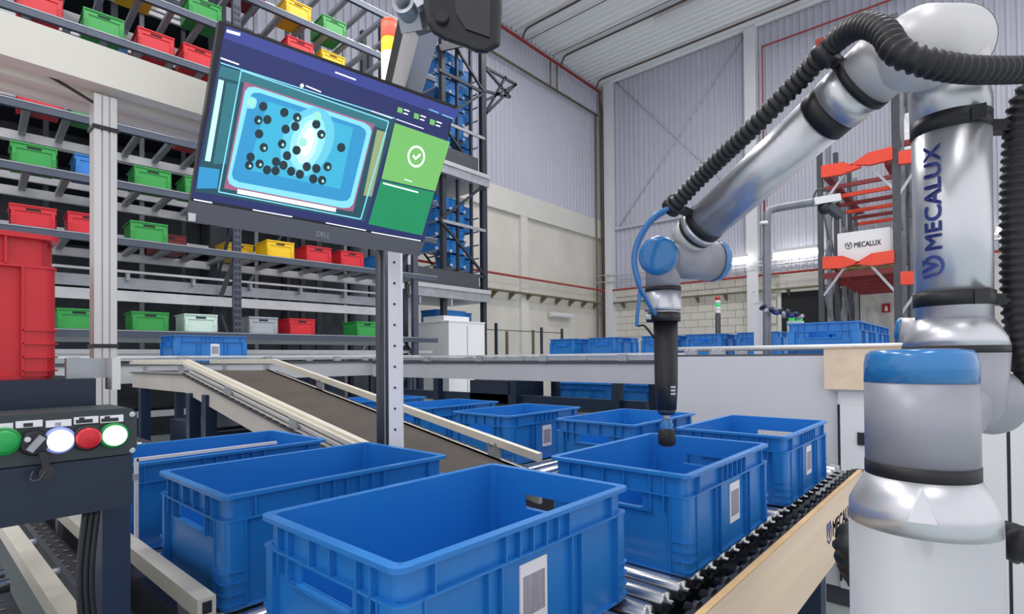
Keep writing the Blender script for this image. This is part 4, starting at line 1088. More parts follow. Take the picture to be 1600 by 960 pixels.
# thin white bar in front of the half hidden bin
ya = (1.542 + pD.y) / 2
a, b_ = pp(213, 719, ya), pp(432, 693, ya)
t = thing('white_bar', 'thin white bar with a bent end in front of the half hidden bin', 'bar', (a.x, ya, a.z))
MB().bar((a.x, ya, a.z), (b_.x, ya, a.z), .008, .008).build('bar', 'column_white', t)
MB().bar((a.x, ya, a.z + .004), (a.x, ya, ZR - .004), .008, .008).build('bent_end', 'column_white', t)
MB().box(a.x - .03, a.x + .004, ya - .006, ya + .006, a.z - .05, a.z - .035).build('clamp', 'galv', t)
# navy shelf box carrying the big red bin
YS = 1.1
q = pp(150, 596, YS); zst = pp(60, 594, YS).z; zsb = pp(150, 648, YS).z
sh = thing('bin_stand', 'dark navy stand holding the big red bin behind the button panel', 'stand', (q.x, YS, 0))
MB().box(-.6, q.x, YS, YS + .62, zsb, zst).build('tray', 'navy_dark', sh)
for x in (-.5, -.25): 
    for y in (YS + .5,): MB().box(x, x + .05, y, y + .05, 0, zsb).build('leg', 'navy', sh)
a, b_ = pp(98, 560, YS + .03), pp(181, 600, YS + .03)
st = MB().box(pp(98, 560, YS + .06).x, b_.x, YS + .03, YS + .045, zst, a.z).build('end_stop', 'galv', sh)
MB().box(b_.x - .012, b_.x, YS + .0, YS + .045, zst - .02, a.z).build('stop_flange', 'alu', st)
e = pp(101, 590, YS + .03)
r = big(e.x - .6, YS + .055, 'big red bin at the left edge standing on the navy stand', z=zst, lab=False, m='bin_red', g='large bins at the operator station')
r.location.x = e.x - .3
# aluminium post and cream overhead beam
YQ = 1.35
xa, xb = pp(147, 400, YQ).x, pp(183, 400, YQ).x
w = xb - xa; zt_ = pp(165, 150, YQ).z
post = thing('aluminium_post', 'slotted aluminium profile post left of the monitor under the cream beam', 'post', (xa, YQ, 0))
pr_ = [(0, 0), (.3, 0), (.3, .12), (.38, .12), (.38, 0), (.62, 0), (.62, .12), (.7, .12), (.7, 0), (1, 0), (1, 1), (0, 1)]
MB().prism([(xa + u * w, YQ + v * w, 0.01) for u, v in pr_], (0, 0, zt_ - .01)).build('profile', 'alu', post)
MB().box(xa - .03, xb + .03, YQ - .03, YQ + w + .03, 0, .01).build('foot_plate', 'galv', post)
for py in (201, 541):
    z = pp(165, py, YQ).z; MB().box(xa - .003, xb + .003, YQ - .003, YQ + w + .003, z - .004, z + .004).build('cable_tie', 'black_plastic', post)
zb0, zb1 = pp(165, 137, YQ - .01).z, pp(165, 77, YQ - .01).z
bx0, bx1 = -1.2, pp(560, 250, YQ).x
bm2 = thing('overhead_beam', 'wide cream overhead beam crossing the upper left of the picture', 'beam', (xa, YQ, zt_))
MB().box(bx0, bx1, YQ - .02, YQ + .02, zb0, zb1).build('face_plate', 'cream', bm2)
MB().box(bx0, bx1, YQ + .02, YQ + .14, zb0 + .012, zb1).build('core', 'cream', bm2)
MB().box(bx0, bx1, YQ + .055, YQ + .07, zb0 - .004, zb0 + .012).build('lower_fin', 'cream', bm2)
MB().box(bx0, bx1, YQ + .14, YQ + .16, zb0 - .002, zb1).build('rear_plate', 'cream', bm2)
MB().path(spline([(xa - .075, YQ + .03, zb0 + .01), (xa - .03, YQ + .02, zb0 - .012), (xa + .002, YQ + .01, zb0 - .03)], 5), .003, 6).build('cable', 'black_plastic', bm2)
# ---------------------------------------------------------------- poles behind the monitor
XPP = 1.105
pw = on_x(616.5, 500, XPP); pdk = on_x(597, 500, XPP)
hw_ = 9.8 * (pw - EYE).dot(FW) / FPX
wp = thing('perforated_post', 'white perforated square post below the monitor', 'post', (XPP, pw.y, 0))
ztp = on_x(616, 330, XPP).z
sh_ = MB()
MB().obox(Vector((pw.x, pw.y, .01)) - rt0 * hw_, rt0 * (2 * hw_), fw0 * .035, Vector((0, 0, ztp - .01))).build('shaft', 'post_white', wp)
fr = Vector((pw.x, pw.y, 0)) - fw0 * .0005
for i in range(40):
    z = .25 + i * .07
    if z < ztp: MB().lathe(fr + rt0 * 0 + Vector((0, 0, z)), -fw0, [(0, .004), (.001, .004)], 10).build('hole', 'black_metal', wp)
MB().box(pw.x - .06, pw.x + .06, pw.y - .04, pw.y + .08, 0, .01).build('foot_plate', 'column_white', wp)
dk = thing('round_pole', 'dark steel round pole beside the white perforated post carrying the signal lamp', 'pole', (pdk.x, pdk.y, 0))
rp = 9.6 * (pdk - EYE).dot(FW) / FPX
zlamp = on_x(600, 138, XPP).z
MB().tube((pdk.x, pdk.y, .01), (pdk.x, pdk.y, zlamp), rp, 18).build('tube', 'steel_dark', dk)
MB().lathe((pdk.x, pdk.y, 0), (0, 0, 1), [(0, .07), (.01, .07), (.012, rp + .006), (.04, rp + .006)], 18).build('base', 'steel_dark', dk)
seam = Vector((pdk.x, pdk.y, 0)) + (-fw0 * .8 + rt0 * .55).normalized() * rp
MB().bar((seam.x, seam.y, .05), (seam.x, seam.y, zlamp - .3), .003, .004).build('seam', 'galv', dk)  # pale strip: pole seam with its highlight put into the colour
# signal lamp on the pole
plm = on_x(609, 100, XPP)
dl = (plm - EYE).dot(FW); rl_ = 13 * dl / FPX
sl_ = thing('signal_lamp', 'glowing red amber and white signal tower lamp above the monitor', 'lamp', (plm.x, plm.y, zlamp))
zs2 = [on_x(609, y, XPP).z for y in (150, 118, 98, 84, 62, 36)]
for (za_, zb_), m in zip(zip(zs2, zs2[1:]), ('lamp_white', 'lamp_white', 'lamp_green', 'lamp_amber', 'lamp_red')):
    if m == 'lamp_green': m = 'lamp_white'
    tr = MB().lathe((plm.x, plm.y, za_), (0, 0, 1), [(0, rl_), ((zb_ - za_) * .88, rl_), ((zb_ - za_) * .9, rl_ * .93), (zb_ - za_, rl_ * .93)], 20).build('tier', m, sl_)
MB().lathe((plm.x, plm.y, zs2[-1]), (0, 0, 1), [(0, rl_), (.006, rl_ * .9), (.01, rl_ * .5)], 20).build('cap', 'lamp_red', sl_)
MB().lathe((plm.x, plm.y, zs2[0] - .03), (0, 0, 1), [(0, rl_ * 1.05), (.03, rl_ * 1.05)], 20).build('socket', 'black_plastic', sl_)
# ---------------------------------------------------------------- monitor
cs = [(343, 32), (712, 165), (655, 400), (293, 346)]
r1, r2, r3, r4 = [ray(*c) for c in cs]
A_ = Matrix((r1, -r2, r3)).transposed(); d_ = A_.inverted() @ r4
P1, P2, P3, P4 = r1 * d_[0], r2 * d_[1], r3 * d_[2], r4
sc_ = .54 / (P2 - P1).length
P1, P2, P3, P4 = [EYE + p * sc_ for p in (P1, P2, P3, P4)]
MH = (P2 - P1); MV = (P4 - P1); MN = MH.cross(MV).normalized()
if MN.dot(FW) > 0: MN = -MN                                # towards the viewer
mo = thing('monitor', 'black wide computer monitor tilted down showing a bin of balls and a green tick', 'monitor', P4)
MB().obox(P1 - MN * .03, MH, MV, MN * .03).build('case', 'black_plastic', mo)
c_ = (P1 + P3) / 2
MB().obox(c_ - MH * .25 - MV * .3 - MN * .055, MH * .5, MV * .55, MN * .026).build('rear_cover', 'black_plastic', mo)
MB().bar(c_ - MN * .05, Vector((pdk.x, pdk.y, c_.z - .05)) - rt0 * .0 - fw0 * rp, .05, .05).build('mount_arm', 'steel_dark', mo)
def mon(px, py, lift=.0): 
    return on_plane(px, py, P1, MN) + MN * lift
def panel(pts, m, name, lift, par, th=.0003):
    q = [mon(x, y, lift) for x, y in pts]
    n = (q[1] - q[0]).cross(q[2] - q[0])
    if n.dot(MN) < 0: q.reverse()
    return MB().prism([p - MN * th for p in q][::1], MN * th).build(name, m, par)
chin = panel([(295, 313), (663, 379), (655, 400), (293, 346)], 'chin_grey', 'chin', .002, mo, .002)
scr = panel([(352, 41), (708, 169), (663, 376), (299, 309)], 'px_navy', 'screen', .001, mo, .001)
C4 = lambda x, y: (290 + x / 2.342, y / 2.342)
def sp(pts, m, name, lift): return panel([C4(*p) for p in pts], m, name, lift, scr)
sp([(150, 96), (1000, 405), (985, 440), (140, 140)], 'px_blue', 'title_strip', .0013)
sp([(150, 108), (200, 122), (198, 132), (149, 118)], 'px_white', 'title_mark', .0016)
sp([(125, 235), (765, 440), (655, 812), (35, 700)], 'px_teal_dark', 'camera_view', .0013)
sp([(128, 240), (205, 263), (195, 300), (118, 280)], 'px_teal', 'view_patch', .0015)
sp([(205, 258), (740, 440), (728, 475), (200, 300)], 'px_teal', 'view_patch', .0015)
sp([(121, 290), (140, 296), (90, 592), (70, 588)], 'px_glow3', 'lamp_stripe', .0015)
sp([(150, 300), (195, 312), (150, 600), (100, 600)], 'px_teal', 'view_patch', .0015)
sp([(50, 610), (125, 620), (115, 690), (40, 690)], 'px_cyan_mid', 'view_patch', .0015)
sp([(700, 475), (735, 485), (680, 720), (650, 715)], 'px_yellow', 'lamp_stripe', .0015)
for a, b_ in (((128, 228), (765, 432)),): sp([a, b_, (b_[0] - 1, b_[1] + 4), (a[0] - 1, a[1] + 4)], 'px_cyan_light', 'view_border', .0016)
fr4 = [(203, 258), (742, 445), (640, 802), (120, 702)]
for i in range(4):
    (xa_, ya_), (xb_, yb_) = fr4[i], fr4[(i + 1) % 4]; dx, dy = xb_ - xa_, yb_ - ya_; L_ = math.hypot(dx, dy); nx, ny = -dy / L_ * 2.2, dx / L_ * 2.2
    sp([(xa_ + nx, ya_ + ny), (xb_ + nx, yb_ + ny), (xb_ - nx, yb_ - ny), (xa_ - nx, ya_ - ny)], 'px_cyan_light', 'detection_frame', .0022)
def rq(c4, k=.12):                                         # cut corners of a quad
    out = []
    for i in range(4):
        p, a, b_ = Vector(c4[i]), Vector(c4[i - 1]), Vector(c4[(i + 1) % 4])
        out += [tuple(p + (a - p) * k), tuple(p + (a - p) * k * .3 + (b_ - p) * k * .3), tuple(p + (b_ - p) * k)]
    return out
sp([(215, 300), (690, 455), (612, 775), (140, 690)], 'px_pink', 'tray_edge', .00165)
sp(rq([(222, 308), (685, 460), (607, 768), (148, 678)], .07), 'px_cyan_light', 'tub_rim', .0018)
sp(rq([(240, 330), (665, 470), (597, 742), (163, 660)], .07), 'px_cyan_mid', 'tub_wall', .002)
sp([(300, 372), (612, 468), (565, 692), (225, 622)], 'px_cyan', 'tub_floor', .0021)
sp([(190, 692), (550, 762), (548, 776), (188, 708)], 'px_glare', 'lamp_stripe', .0019)
for i_, (rx_, ry_, m) in enumerate(((95, 150, 'px_glow1'), (62, 120, 'px_glow2'), (38, 95, 'px_glow3'), (20, 60, 'px_glare'))):
    sp([(445 + rx_ * math.cos(k * math.pi / 12) - ry_ * math.sin(k * math.pi / 12) * .18, 520 + ry_ * math.sin(k * math.pi / 12) * .85) for k in range(24)], m, 'glare', .0022 + .00006 * i_)
sp(rq([(222, 350), (262, 360), (255, 400), (215, 395)], .3), 'px_cyan_light', 'glare', .0023)
for bx_, by_ in ((240, 375), (283, 390), (360, 412), (407, 430), (477, 455), (265, 440), (298, 438), (365, 473), (400, 463), (268, 490), (285, 540), (352, 527), (370, 570), (405, 550), (237, 575), (232, 605), (270, 600), (297, 622), (328, 625), (330, 592), (357, 605), (385, 627), (417, 638), (442, 610), (477, 617), (518, 610), (466, 655), (498, 660), (568, 540), (495, 492), (480, 425), (428, 520)):
    lt_ = (bx_, by_) in ((240, 375), (480, 425), (428, 520))
    bo = sp([(bx_ + 15.5 * math.cos(k * math.pi / 6), by_ + 17 * math.sin(k * math.pi / 6)) for k in range(12)], 'px_ball_light' if lt_ else 'px_ball', 'ball_image', .0025)
    if (bx_ + by_) % 3 == 0: sp([(bx_ + 3 + 5 * math.cos(k * math.pi / 4), by_ + 3 + 6 * math.sin(k * math.pi / 4)) for k in range(8)], 'px_ball_light', 'ball_glint', .0028)
sp([(765, 450), (967, 520), (912, 700), (716, 655)], 'px_green_light', 'status_panel', .0015)
sp([(714, 660), (910, 704), (864, 862), (668, 820)], 'px_green', 'status_panel', .0015)
cx_, cy_ = 843, 573
for k in range(20):
    t0, t1 = k * math.pi / 10, (k + 1) * math.pi / 10
    sp([(cx_ + a * math.cos(t), cy_ + 1.25 * a * math.sin(t)) for a, t in ((26, t0), (32, t0), (32, t1), (26, t1))], 'px_white', 'tick_ring', .0018)
sp([(829, 572), (834, 566), (841, 577), (840, 586)], 'px_white', 'tick', .0018); sp([(840, 586), (841, 577), (856, 562), (860, 568)], 'px_white', 'tick', .0018)
for x, y in ((785, 403), (845, 425), (903, 447)):
    sp([(x - 9, y - 12), (x + 9, y - 6), (x + 6, y + 13), (x - 12, y + 7)], 'px_green_light', 'status_mark', .0018)
    sp([(x + 14, y - 4), (x + 34, y + 3), (x + 33, y + 7), (x + 13, y)], 'px_white', 'text_line', .0018)
    sp([(x + 12, y + 9), (x + 28, y + 14), (x + 27, y + 18), (x + 11, y + 13)], 'px_white', 'text_line', .0018)
for a, b_, h_, m in (((128, 210), (195, 234), 8, 'px_white'), ((440, 312), (495, 335), 7, 'px_white'), ((547, 262), (622, 290), 8, 'px_white'), ((680, 405), (755, 432), 5, 'px_white'), ((890, 398), (925, 412), 5, 'px_cyan_light'), ((938, 418), (980, 434), 5, 'px_cyan_light'),
                     ((770, 435), (870, 470), 4, 'px_white'), ((30, 728), (97, 740), 7, 'px_white'), ((246, 766), (390, 792), 6, 'px_white'), ((513, 814), (660, 842), 5, 'px_white'), ((680, 848), (860, 880), 5, 'px_white'), ((722, 668), (850, 702), 8, 'px_white'), ((800, 655), (828, 664), 4, 'px_white')):
    h_ *= .6; sp([a, b_, (b_[0] - 1, b_[1] + h_), (a[0] - 1, a[1] + h_)], m, 'text_line', .0018)
sp([(425 + 7 * math.cos(k * math.pi / 4), 314 + 8 * math.sin(k * math.pi / 4)) for k in range(8)], 'px_white', 'text_dot', .0018)
hd_, vd_ = MH.normalized(), MV.normalized()
o_ = mon(*C4(477, 864), .0025); put_text('lettering', 'DELL', 'galv_light', chin, o_, hd_, -vd_ * .0125, .031, .02)
panel([(294, 332), (306, 334), (305, 346), (294, 345)], 'paper', 'sticker', .0025, chin)
# slanted camera arm, clamp and the dark vision unit
va = thing('camera_arm', 'slanted brushed metal arm rising behind the monitor to a ring clamp', 'arm', at(615, 150, 1.45))
a0, a1 = at(604, 235, 1.62), at(657, 28, 1.2)
dv = (a1 - a0); sd = dv.cross(FW).normalized(); dp_ = sd.cross(dv).normalized()
if sd.dot(RT) < 0: sd = -sd
MB().obox(a0 - sd * .03 - dp_ * .035, dv, sd * .025, dp_ * .06).build('flank_reflection', 'steel_dark', va)  # same metal bar, its dark reflection put into this half's colour
MB().obox(a0 - sd * .005 - dp_ * .037, dv, sd * .045, dp_ * .066).build('light_flank', 'robot_alu', va)
MB().bar(a0, Vector((pdk.x, pdk.y, a0.z)), .05, .06).build('arm_clamp', 'steel_dark', va)
cc = at(640, 18, 1.16); 
ri = MB(); 
n = 24; tdir = (FW * .9 + RT * .2).normalized(); xx = tdir.orthogonal().normalized(); yy_ = tdir.cross(xx)
rg = []
for t_, r_ in ((-.035, .0245), (.05, .0245), (.05, .0165), (-.035, .0165), (-.035, .0245)):
    rg.append([cc + tdir * t_ + xx * (r_ * math.cos(2 * math.pi * i / n)) + yy_ * (r_ * math.sin(2 * math.pi * i / n)) for i in range(n)])
ri.rings(rg, True, False); ri.build('ring_clamp', 'galv', va)
MB().bar(cc + UP * -.02, a1 - dv * .02, .05, .04).build('clamp_neck', 'galv', va)
vu = thing('vision_unit', 'glossy dark overhead camera unit at the top edge right of the signal lamp', 'camera', at(725, 40, 1.15))
prof = [(660, -70), (661, 5), (666, 36), (676, 53), (694, 64), (727, 75), (744, 83), (760, 85), (782, 73), (785, 5), (785, -70)]
dF = 1.08
fr_ = [at(x, y, dF) for x, y in prof]
vray = ray(725, 20).normalized(); cx2 = sum(fr_, Vector()) / len(fr_)
b = MB(); rg = []
for k, dd in ((.86, -.012), (.96, -.004), (1, .008), (1, .09), (.9, .14), (.7, .16)):
    rg.append([cx2 + (p - cx2) * k + vray * dd for p in fr_])
b.rings(rg, False); hull = b.build('hull', 'device_grey', vu)
bv = hull.modifiers.new('bevel', 'BEVEL'); bv.width = .006; bv.segments = 3; bv.limit_method = 'ANGLE'; bv.angle_limit = R(25)
wp_ = [(708, -60), (712, 20), (728, 45), (765, 58), (768, -60)]
MB().prism([at(x, y, dF - .0135) for x, y in wp_], FW * .004).build('front_window', 'lens_dark', vu)
MB().lathe(at(690, 24, dF - .02), FW, [(0, .012), (.02, .016)], 14).build('knob', 'black_plastic', vu)
MB().bar(at(650, 10, 1.12), at(675, -5, 1.12), .018, .018).build('mount_pin', 'robot_alu', vu)
hq = at(722, -60, 1.12); MB().bar(hq, (hq.x, hq.y, ZC), .04, .04).build('hanger', 'steel_dark', vu)
# ---------------------------------------------------------------- robot arm
DB_ = .84
Bp = at(1438, 700, DB_); Bx = Vector((Bp.x, Bp.y, 0))
def bz(py): return at(1438, py, DB_).z
ped = thing('robot_pedestal', 'round light grey pedestal carrying the robot arm', 'pedestal', Bx)
k = .000787
ztop = bz(818)
MB().lathe(Bx, (0, 0, 1), [(.0, .2), (.02, .2), (.022, 122 * k), (ztop, 122 * k)], 40).build('column', 'pedestal', ped)
rob = thing('industrial_robot', 'silver articulated robot arm with blue joint caps and black corrugated hoses', 'robot', Bx + Vector((0, 0, ztop)))
def vl(prof, name, m, n=40): return MB().lathe(Bx, (0, 0, 1), [(z, r) for z, r in prof], n).build(name, m, rob)
z1, z2 = bz(742), bz(722)
base = vl([(ztop, 122 * k), (bz(790), 121 * k), (bz(786), 120 * k), (z1, 93 * k)], 'base_flange', 'robot_alu')
# moulded fin on the flange
n_ = (EYE - Bx); n_.z = 0; n_.normalize()
f0 = Bx + n_ * (98 * k); tn = Vector((-n_.y, n_.x, 0))
MB().hexa([f0 + tn * .022 + Vector((0, 0, bz(792))) - n_ * .02, f0 - tn * .016 + Vector((0, 0, bz(792))) - n_ * .02, f0 - tn * .016 + n_ * .028 + Vector((0, 0, bz(792))), f0 + tn * .018 + n_ * .024 + Vector((0, 0, bz(792))),
            f0 + tn * .003 + Vector((0, 0, bz(748))) - n_ * .02, f0 - tn * .003 + Vector((0, 0, bz(748))) - n_ * .02, f0 - tn * .002 + n_ * .0 + Vector((0, 0, bz(748))), f0 + tn * .002 + Vector((0, 0, bz(748)))]).build('fin', 'robot_alu', base)
vl([(z1, 93 * k), (z2, 93 * k)], 'seal_ring', 'rubber')
ztc = bz(597)
vl([(z2, 92 * k), (ztc, 92 * k)], 'base_joint', 'robot_grey')
zc0 = bz(548)
vl([(ztc, 92.5 * k), (ztc + (zc0 - ztc) * .55, 92 * k), (ztc + (zc0 - ztc) * .85, 89 * k), (zc0, 82 * k), (zc0 + .002, 60 * k), (zc0 + .003, .001)], 'base_cap', 'cap_blue')
# shoulder and upper arm
DU = 1.0; ku = .000914
Up_ = at(1488, 400, DU); Ux = Vector((Up_.x, Up_.y, 0))
def uz(py): return at(1488, py, DU).z
zsh = uz(632)
w_ = (Ux - Bx); Lw = w_.length; w_.normalize()
MB().lathe(Bx + Vector((0, 0, zsh)), w_, [(.03, .045), (.06, .055), (Lw - .05, .058), (Lw, .06), (Lw + .04, .06), (Lw + .055, .045), (Lw + .06, .02)], 32).build('shoulder_joint', 'robot_grey', rob)
def ul(prof, name, m, par=rob): return MB().lathe(Ux, (0, 0, 1), prof, 40).build(name, m, par)
ul([(zsh - .045, .03), (zsh - .035, .055), (zsh - .01, .07), (zsh + .02, 80 * ku), (uz(552), 86 * ku)], 'shoulder_housing', 'robot_grey')
MB().lathe(Ux + Vector((0, 0, zsh + .005)), rt0 + fw0 * .15, [(.02, .05), (.07, .062), (.085, .06), (.1, .05), (.108, .03), (.11, 0)], 32, cap=False).build('shoulder_cap', 'robot_grey', rob)
ul([(uz(552), 86 * ku), (uz(541), 86 * ku)], 'seal_ring', 'rubber')
ul([(uz(541), 86 * ku), (uz(528), 82 * ku), (uz(500), 63 * ku)], 'arm_collar', 'robot_alu')
ua = ul([(uz(500), 62.5 * ku), (uz(196), 64.5 * ku)], 'upper_arm_tube', 'robot_alu')
ul([(uz(196), 66 * ku), (uz(140), 67.5 * ku), (uz(132), 66 * ku)], 'upper_arm_sleeve', 'robot_alu')
for ya_, yb_ in ((480, 458), (212, 186)):
    st = ul([(uz(ya_), 66 * ku), (uz(yb_), 66.5 * ku)], 'strap', 'rubber')
    zc_ = (uz(ya_) + uz(yb_)) / 2
    q = at(1590, (ya_ + yb_) / 2, DU - .02)
    MB().bar((Ux + rt0 * .06 + Vector((0, 0, zc_))), q, .03, .02).build('strap_arm', 'rubber', st)
    bq = Ux + (n_ * .8 + rt0 * .5).normalized() * (66 * ku); MB().box(bq.x - .01, bq.x + .01, bq.y - .01, bq.y + .01, zc_ - .013, zc_ + .013).build('buckle', 'black_plastic', st)
# lettering wrapped round the upper arm
nu = (EYE - Ux); nu.z = 0; nu.normalize(); ru = Vector((-nu.y, nu.x, 0))
if ru.dot(RT) < 0: ru = -ru
def wrap(me, fz, fa, rad):
    bm = bmesh.new(); bm.from_mesh(me)
    bmesh.ops.triangulate(bm, faces=bm.faces[:])
    for c in [i / 10 for i in range(1, 10)]:
        bmesh.ops.bisect_plane(bm, geom=bm.verts[:] + bm.edges[:] + bm.faces[:], plane_co=(0, c, 0), plane_no=(0, 1, 0))
    for v in bm.verts:
        z, a = fz(v.co.x), fa(v.co.y); p = Ux + (nu * math.cos(a) + ru * math.sin(a)) * rad; v.co = (p.x, p.y, z)
    bm.to_mesh(me); bm.free()
a0_, a1_ = math.asin(-15 / 64), math.asin(-41 / 64)
me, wd = text_mesh('MECALUX', .035)
zb_, zt_ = uz(394), uz(234)
wrap(me, lambda x: zb_ + x / wd * (zt_ - zb_), lambda y: a0_ + (a1_ - a0_) * y, 64.5 * ku + .0012)
me.materials.append(MATS['ink_navy']); link('lettering', me, ua)
eb = MB()
def flat_emblem():
    b = MB()
    def arc(s0, s1, r0, r1):
        for i in range(10):
            t0, t1 = R(s0 + (s1 - s0) * i / 10), R(s0 + (s1 - s0) * (i + 1) / 10)
            b.quad(*[(r * math.cos(t) + .5, r * math.sin(t) + .5, 0) for r, t in ((r0, t0), (r1, t0), (r1, t1), (r0, t1))])
    arc(-150, 80, .38, .5)
    for q in ([(-.52, .36), (-.38, .5), (-.3, -.1), (-.42, -.2)], [(-.3, .5), (-.12, .5), (.12, -.12), (.0, -.3)], [(0, -.3), (.12, -.12), (.36, .5), (.2, .5)]):
        b.quad(*[(x + .5, y + .5, 0) for x, y in q])
    return b.mesh('emblem')
me = flat_emblem()
ze0, ze1 = uz(437), uz(403)
wrap(me, lambda x: ze0 + x * (ze1 - ze0), lambda y: math.asin(-12 / 64) + (math.asin(-46 / 64) - math.asin(-12 / 64)) * y, 64.5 * ku + .0014)
me.materials.append(MATS['ink_navy']); link('emblem', me, ua)
# elbow
E2, E1 = at(1484, 73, 1.03), at(1430, 78, .94)
ed = (E2 - E1); Le = ed.length; ed.normalize()
MB().lathe(E1, ed, [(-.045, .0), (-.042, .025), (-.03, .046), (-.008, .063), (.02, .069), (Le + .0, .070)], 36, cap=False).build('elbow_joint', 'robot_light', rob)
MB().lathe(E1, ed, [(Le, .0705), (Le + .003, .0705)], 36).build('elbow_seam', 'charcoal', rob)
MB().lathe(E1, ed, [(Le + .003, .07), (Le + .025, .066), (Le + .042, .052), (Le + .053, .03), (Le + .056, 0)], 36, cap=False).build('elbow_cap', 'robot_light', rob)
ul([(uz(134), 63 * ku), (E2.z - .03, 63 * ku)], 'elbow_neck', 'robot_light')
ul([(uz(134), 66.5 * ku), (uz(128), 66.5 * ku)], 'seal_ring', 'rubber')
# forearm
F0, F1 = at(1422, 62, .97), at(1082, 366, 1.45)
fd = (F1 - F0); Lf = fd.length; fd.normalize()
def fl(t0, t1, r0, r1, name, m, par=rob): return MB().lathe(F0, fd, [(t0, r0), (t1, r1)], 36).build(name, m, par)
fl(.02, .085, .062, .06, 'forearm_root', 'robot_light'); fl(.085, .1, .0615, .0615, 'seal_ring', 'rubber')
fl(.1, .15, .06, .057, 'forearm_collar', 'robot_alu'); fl(.15, .185, .0555, .0555, 'strap', 'rubber')
fl(.185, Lf - .055, .0535, .0525, 'forearm_tube', 'robot_alu')
fl(Lf - .06, Lf - .04, .0535, .0545, 'seal_ring', 'rubber'); fl(Lf - .04, Lf - .022, .0555, .0555, 'forearm_ring', 'robot_alu'); fl(Lf - .022, Lf - .01, .0545, .052, 'seal_ring', 'rubber')
# wrist
Wc = at(1078, 402, 1.495)
fl(Lf - .01, Lf + .03, .05, .045, 'wrist_root', 'robot_light')
Wr, Wl = at(1112, 408, 1.52), at(1052, 404, 1.47)
wd_ = (Wr - Wl).normalized(); Lw2 = (Wr - Wl).length
MB().lathe(Wl, wd_, [(-.02, .03), (0, .052), (Lw2, .056)], 32).build('wrist_joint', 'robot_grey', rob)
cpd = (wd_ * .85 - FW * .45).normalized()
MB().lathe(Wr, wd_, [(0, .0575), (.016, .0575), (.025, .052), (.029, .04), (.03, 0)], 32, cap=False).build('joint_cap', 'cap_blue', rob)
Jc = at(1036, 404, 1.475); jd = (-FW * .86 - RT * .5).normalized()
MB().lathe(Jc, jd, [(-.03, .045), (.03, .05), (.045, .05)], 32).build('wrist_joint', 'robot_grey', rob)
MB().lathe(Jc + jd * .045, jd, [(0, .0515), (.01, .0515), (.018, .046), (.021, .034), (.022, 0)], 32, cap=False).build('joint_cap', 'cap_blue', rob)
DT = 1.475; kt = DT / FPX
Tp = at(1036, 470, DT); Tx = Vector((Tp.x, Tp.y, 0))
def tz(py): return at(1038, py, DT).z
def tl(prof, name, m, par=rob, off=0): return MB().lathe(Tx + rt0 * off, (0, 0, 1), prof, 28).build(name, m, par)
tl([(tz(452), 26 * kt), (tz(400), 27 * kt)], 'wrist_body', 'robot_grey')
tl([(tz(456), 27.5 * kt), (tz(450), 27.5 * kt)], 'seal_ring', 'rubber')
tl([(tz(486), 28 * kt), (tz(482), 28.5 * kt), (tz(456), 27 * kt)], 'tool_flange', 'robot_alu')
tl([(tz(490), 24 * kt), (tz(486), 24 * kt)], 'flange_step', 'robot_alu')
# suction tool (held by the flange)
tool = thing('suction_tool', 'long black vacuum gripper with a small suction cup held over the bin', 'gripper', Tx + Vector((0, 0, tz(695))))
o_ = .003
tl([(tz(503), 26 * kt), (tz(490), 26 * kt)], 'mount_plate', 'black_plastic', tool)
tl([(tz(640), 15 * kt), (tz(600), 17.5 * kt), (tz(503), 18.5 * kt)], 'barrel', 'black_plastic', tool, .006)
tl([(tz(648), 11 * kt), (tz(640), 15 * kt)], 'barrel_tip', 'navy', tool, .006)  # blue reflection at the barrel's lower end put into the colour
tl([(tz(656), 5 * kt), (tz(646), 5 * kt)], 'stem', 'galv_light', tool, .006)
tl([(tz(672), 11 * kt), (tz(668), 9 * kt), (tz(664), 10.5 * kt), (tz(660), 8 * kt), (tz(655), 9 * kt)], 'bellows', 'cap_blue', tool, .006)
cp = tl([(tz(695), 12 * kt), (tz(692), 13.5 * kt), (tz(674), 13 * kt), (tz(670), 11 * kt)], 'suction_cup', 'rubber', tool, .006)
tl([(tz(697), 8 * kt), (tz(694.5), 9 * kt)], 'cup_lip', 'sign_red', cp, .006)
MB().bar(at(1012, 497, DT), at(1022, 497, DT), .012, .012).build('fitting', 'galv_light', tool)
MB().lathe(at(1013, 496, DT - .03), (0, 0, 1), [(-.006, .008), (.008, .008)], 12).build('fitting_elbow', 'galv_light', tool)
b_ = Tx + rt0 * .016 - fw0 * (16.2 * kt)
for i in range(3): MB().box(b_.x - .006, b_.x + .006, b_.y - .004, b_.y + .004, tz(616) + i * .009, tz(616) + i * .009 + .005).build('print_mark', 'galv_light', tool)
# small capped joint end showing left of the shoulder
sA, sB = at(1455, 520, 1.1), at(1406, 516, 1.13)
sdv = (sB - sA).normalized(); sL = (sB - sA).length
MB().lathe(sA, sdv, [(0, .03), (sL, .026)], 20).build('rear_joint', 'robot_light', rob)
MB().lathe(sB, sdv, [(0, .0265), (.004, .0265), (.009, .018), (.01, 0)], 20, cap=False).build('rear_joint_cap', 'cap_blue', rob)
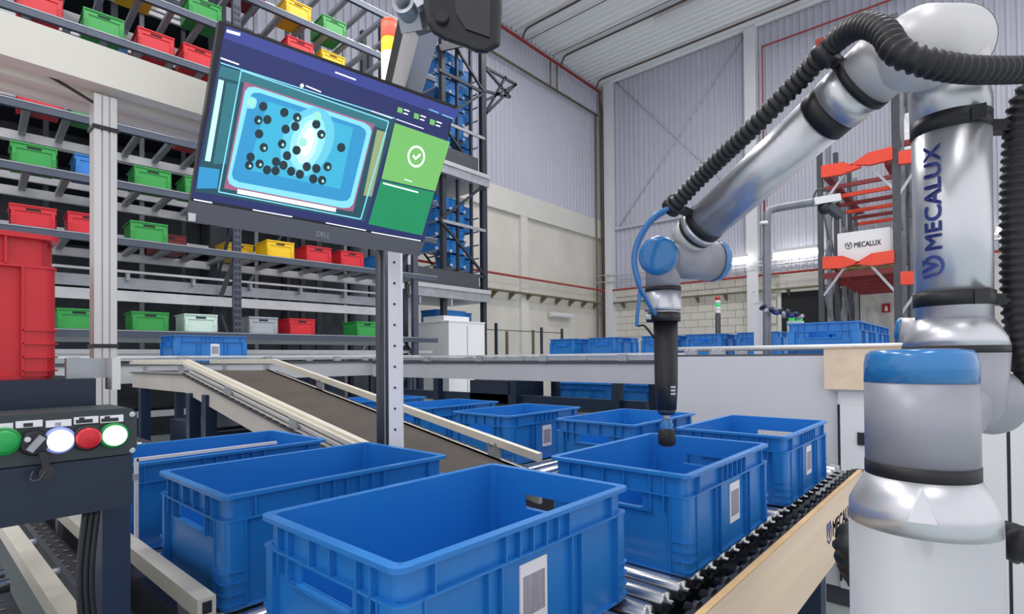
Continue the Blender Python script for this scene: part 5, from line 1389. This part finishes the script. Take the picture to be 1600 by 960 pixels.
# hoses
def hose(pts, r, label, name='corrugated_hose', par=None, pitch=.0145):
    P_ = resample(spline(pts, 14), pitch / 4)
    o = MB().path(P_, r, 14, rf=lambda i: r * (1.04, 1.04, .84, .84)[i % 4]).build(name, 'rubber', par)
    return o
hose([at(1050, 325, 1.37), at(1100, 272, 1.30), at(1180, 196, 1.17), at(1250, 124, 1.09), at(1305, 66, 1.01), at(1345, 41, .94), at(1380, 50, .88), at(1402, 80, .845), at(1440, 96, .83), at(1500, 108, .84), at(1560, 110, .86), at(1640, 108, .89)], .0205, '', par=rob)
hose([at(1650, 105, .93), at(1600, 160, .97), at(1588, 260, .98), at(1586, 400, .98), at(1590, 500, .98), at(1606, 590, .98), at(1640, 660, .98)], .0215, '', par=rob)
hose([at(1680, 890, .86), at(1600, 855, .88), at(1550, 838, .95), at(1450, 832, 1.02), at(1356, 836, .98), at(1333, 850, .95), at(1342, 890, .96), at(1380, 940, 1.0)], .03, '', par=ped, pitch=.018)
for q, dd in ((at(1052, 322, 1.375), fd), (at(1290, 84, 1.035), fd)):
    c = MB().lathe(q - dd * .012, dd, [(0, .026), (.024, .026)], 16).build('hose_clamp', 'black_plastic', rob)
    MB().bar(q - UP * .0, q + (F0 + fd * ((q - F0).dot(fd)) - q) * .6, .02, .016).build('clamp_foot', 'black_plastic', c)
q = at(1284, 80, 1.03); MB().box(q.x - .012, q.x + .012, q.y - .008, q.y + .008, q.z, q.z + .02).build('red_clip', 'pipe_red', rob)
def btube(pts, r, m, nm): return MB().path(spline(pts, 8), r, 8).build(nm, m, rob)
btube([at(1050, 323, 1.36), at(1022, 338, 1.36), at(998, 372, 1.37), at(990, 408, 1.375), at(998, 445, 1.38), at(1012, 472, 1.40), at(1024, 492, 1.43)], .0058, 'tube_blue', 'air_tube')
btube([at(1048, 326, 1.37), at(1014, 352, 1.38), at(993, 400, 1.385), at(1000, 450, 1.39), at(996, 490, 1.395), at(995, 510, 1.4)], .005, 'tube_blue', 'air_tube')
btube([at(996, 510, 1.4), at(1006, 509, 1.4), at(1016, 520, 1.43), at(1022, 528, 1.45)], .0028, 'black_plastic', 'sensor_wire')
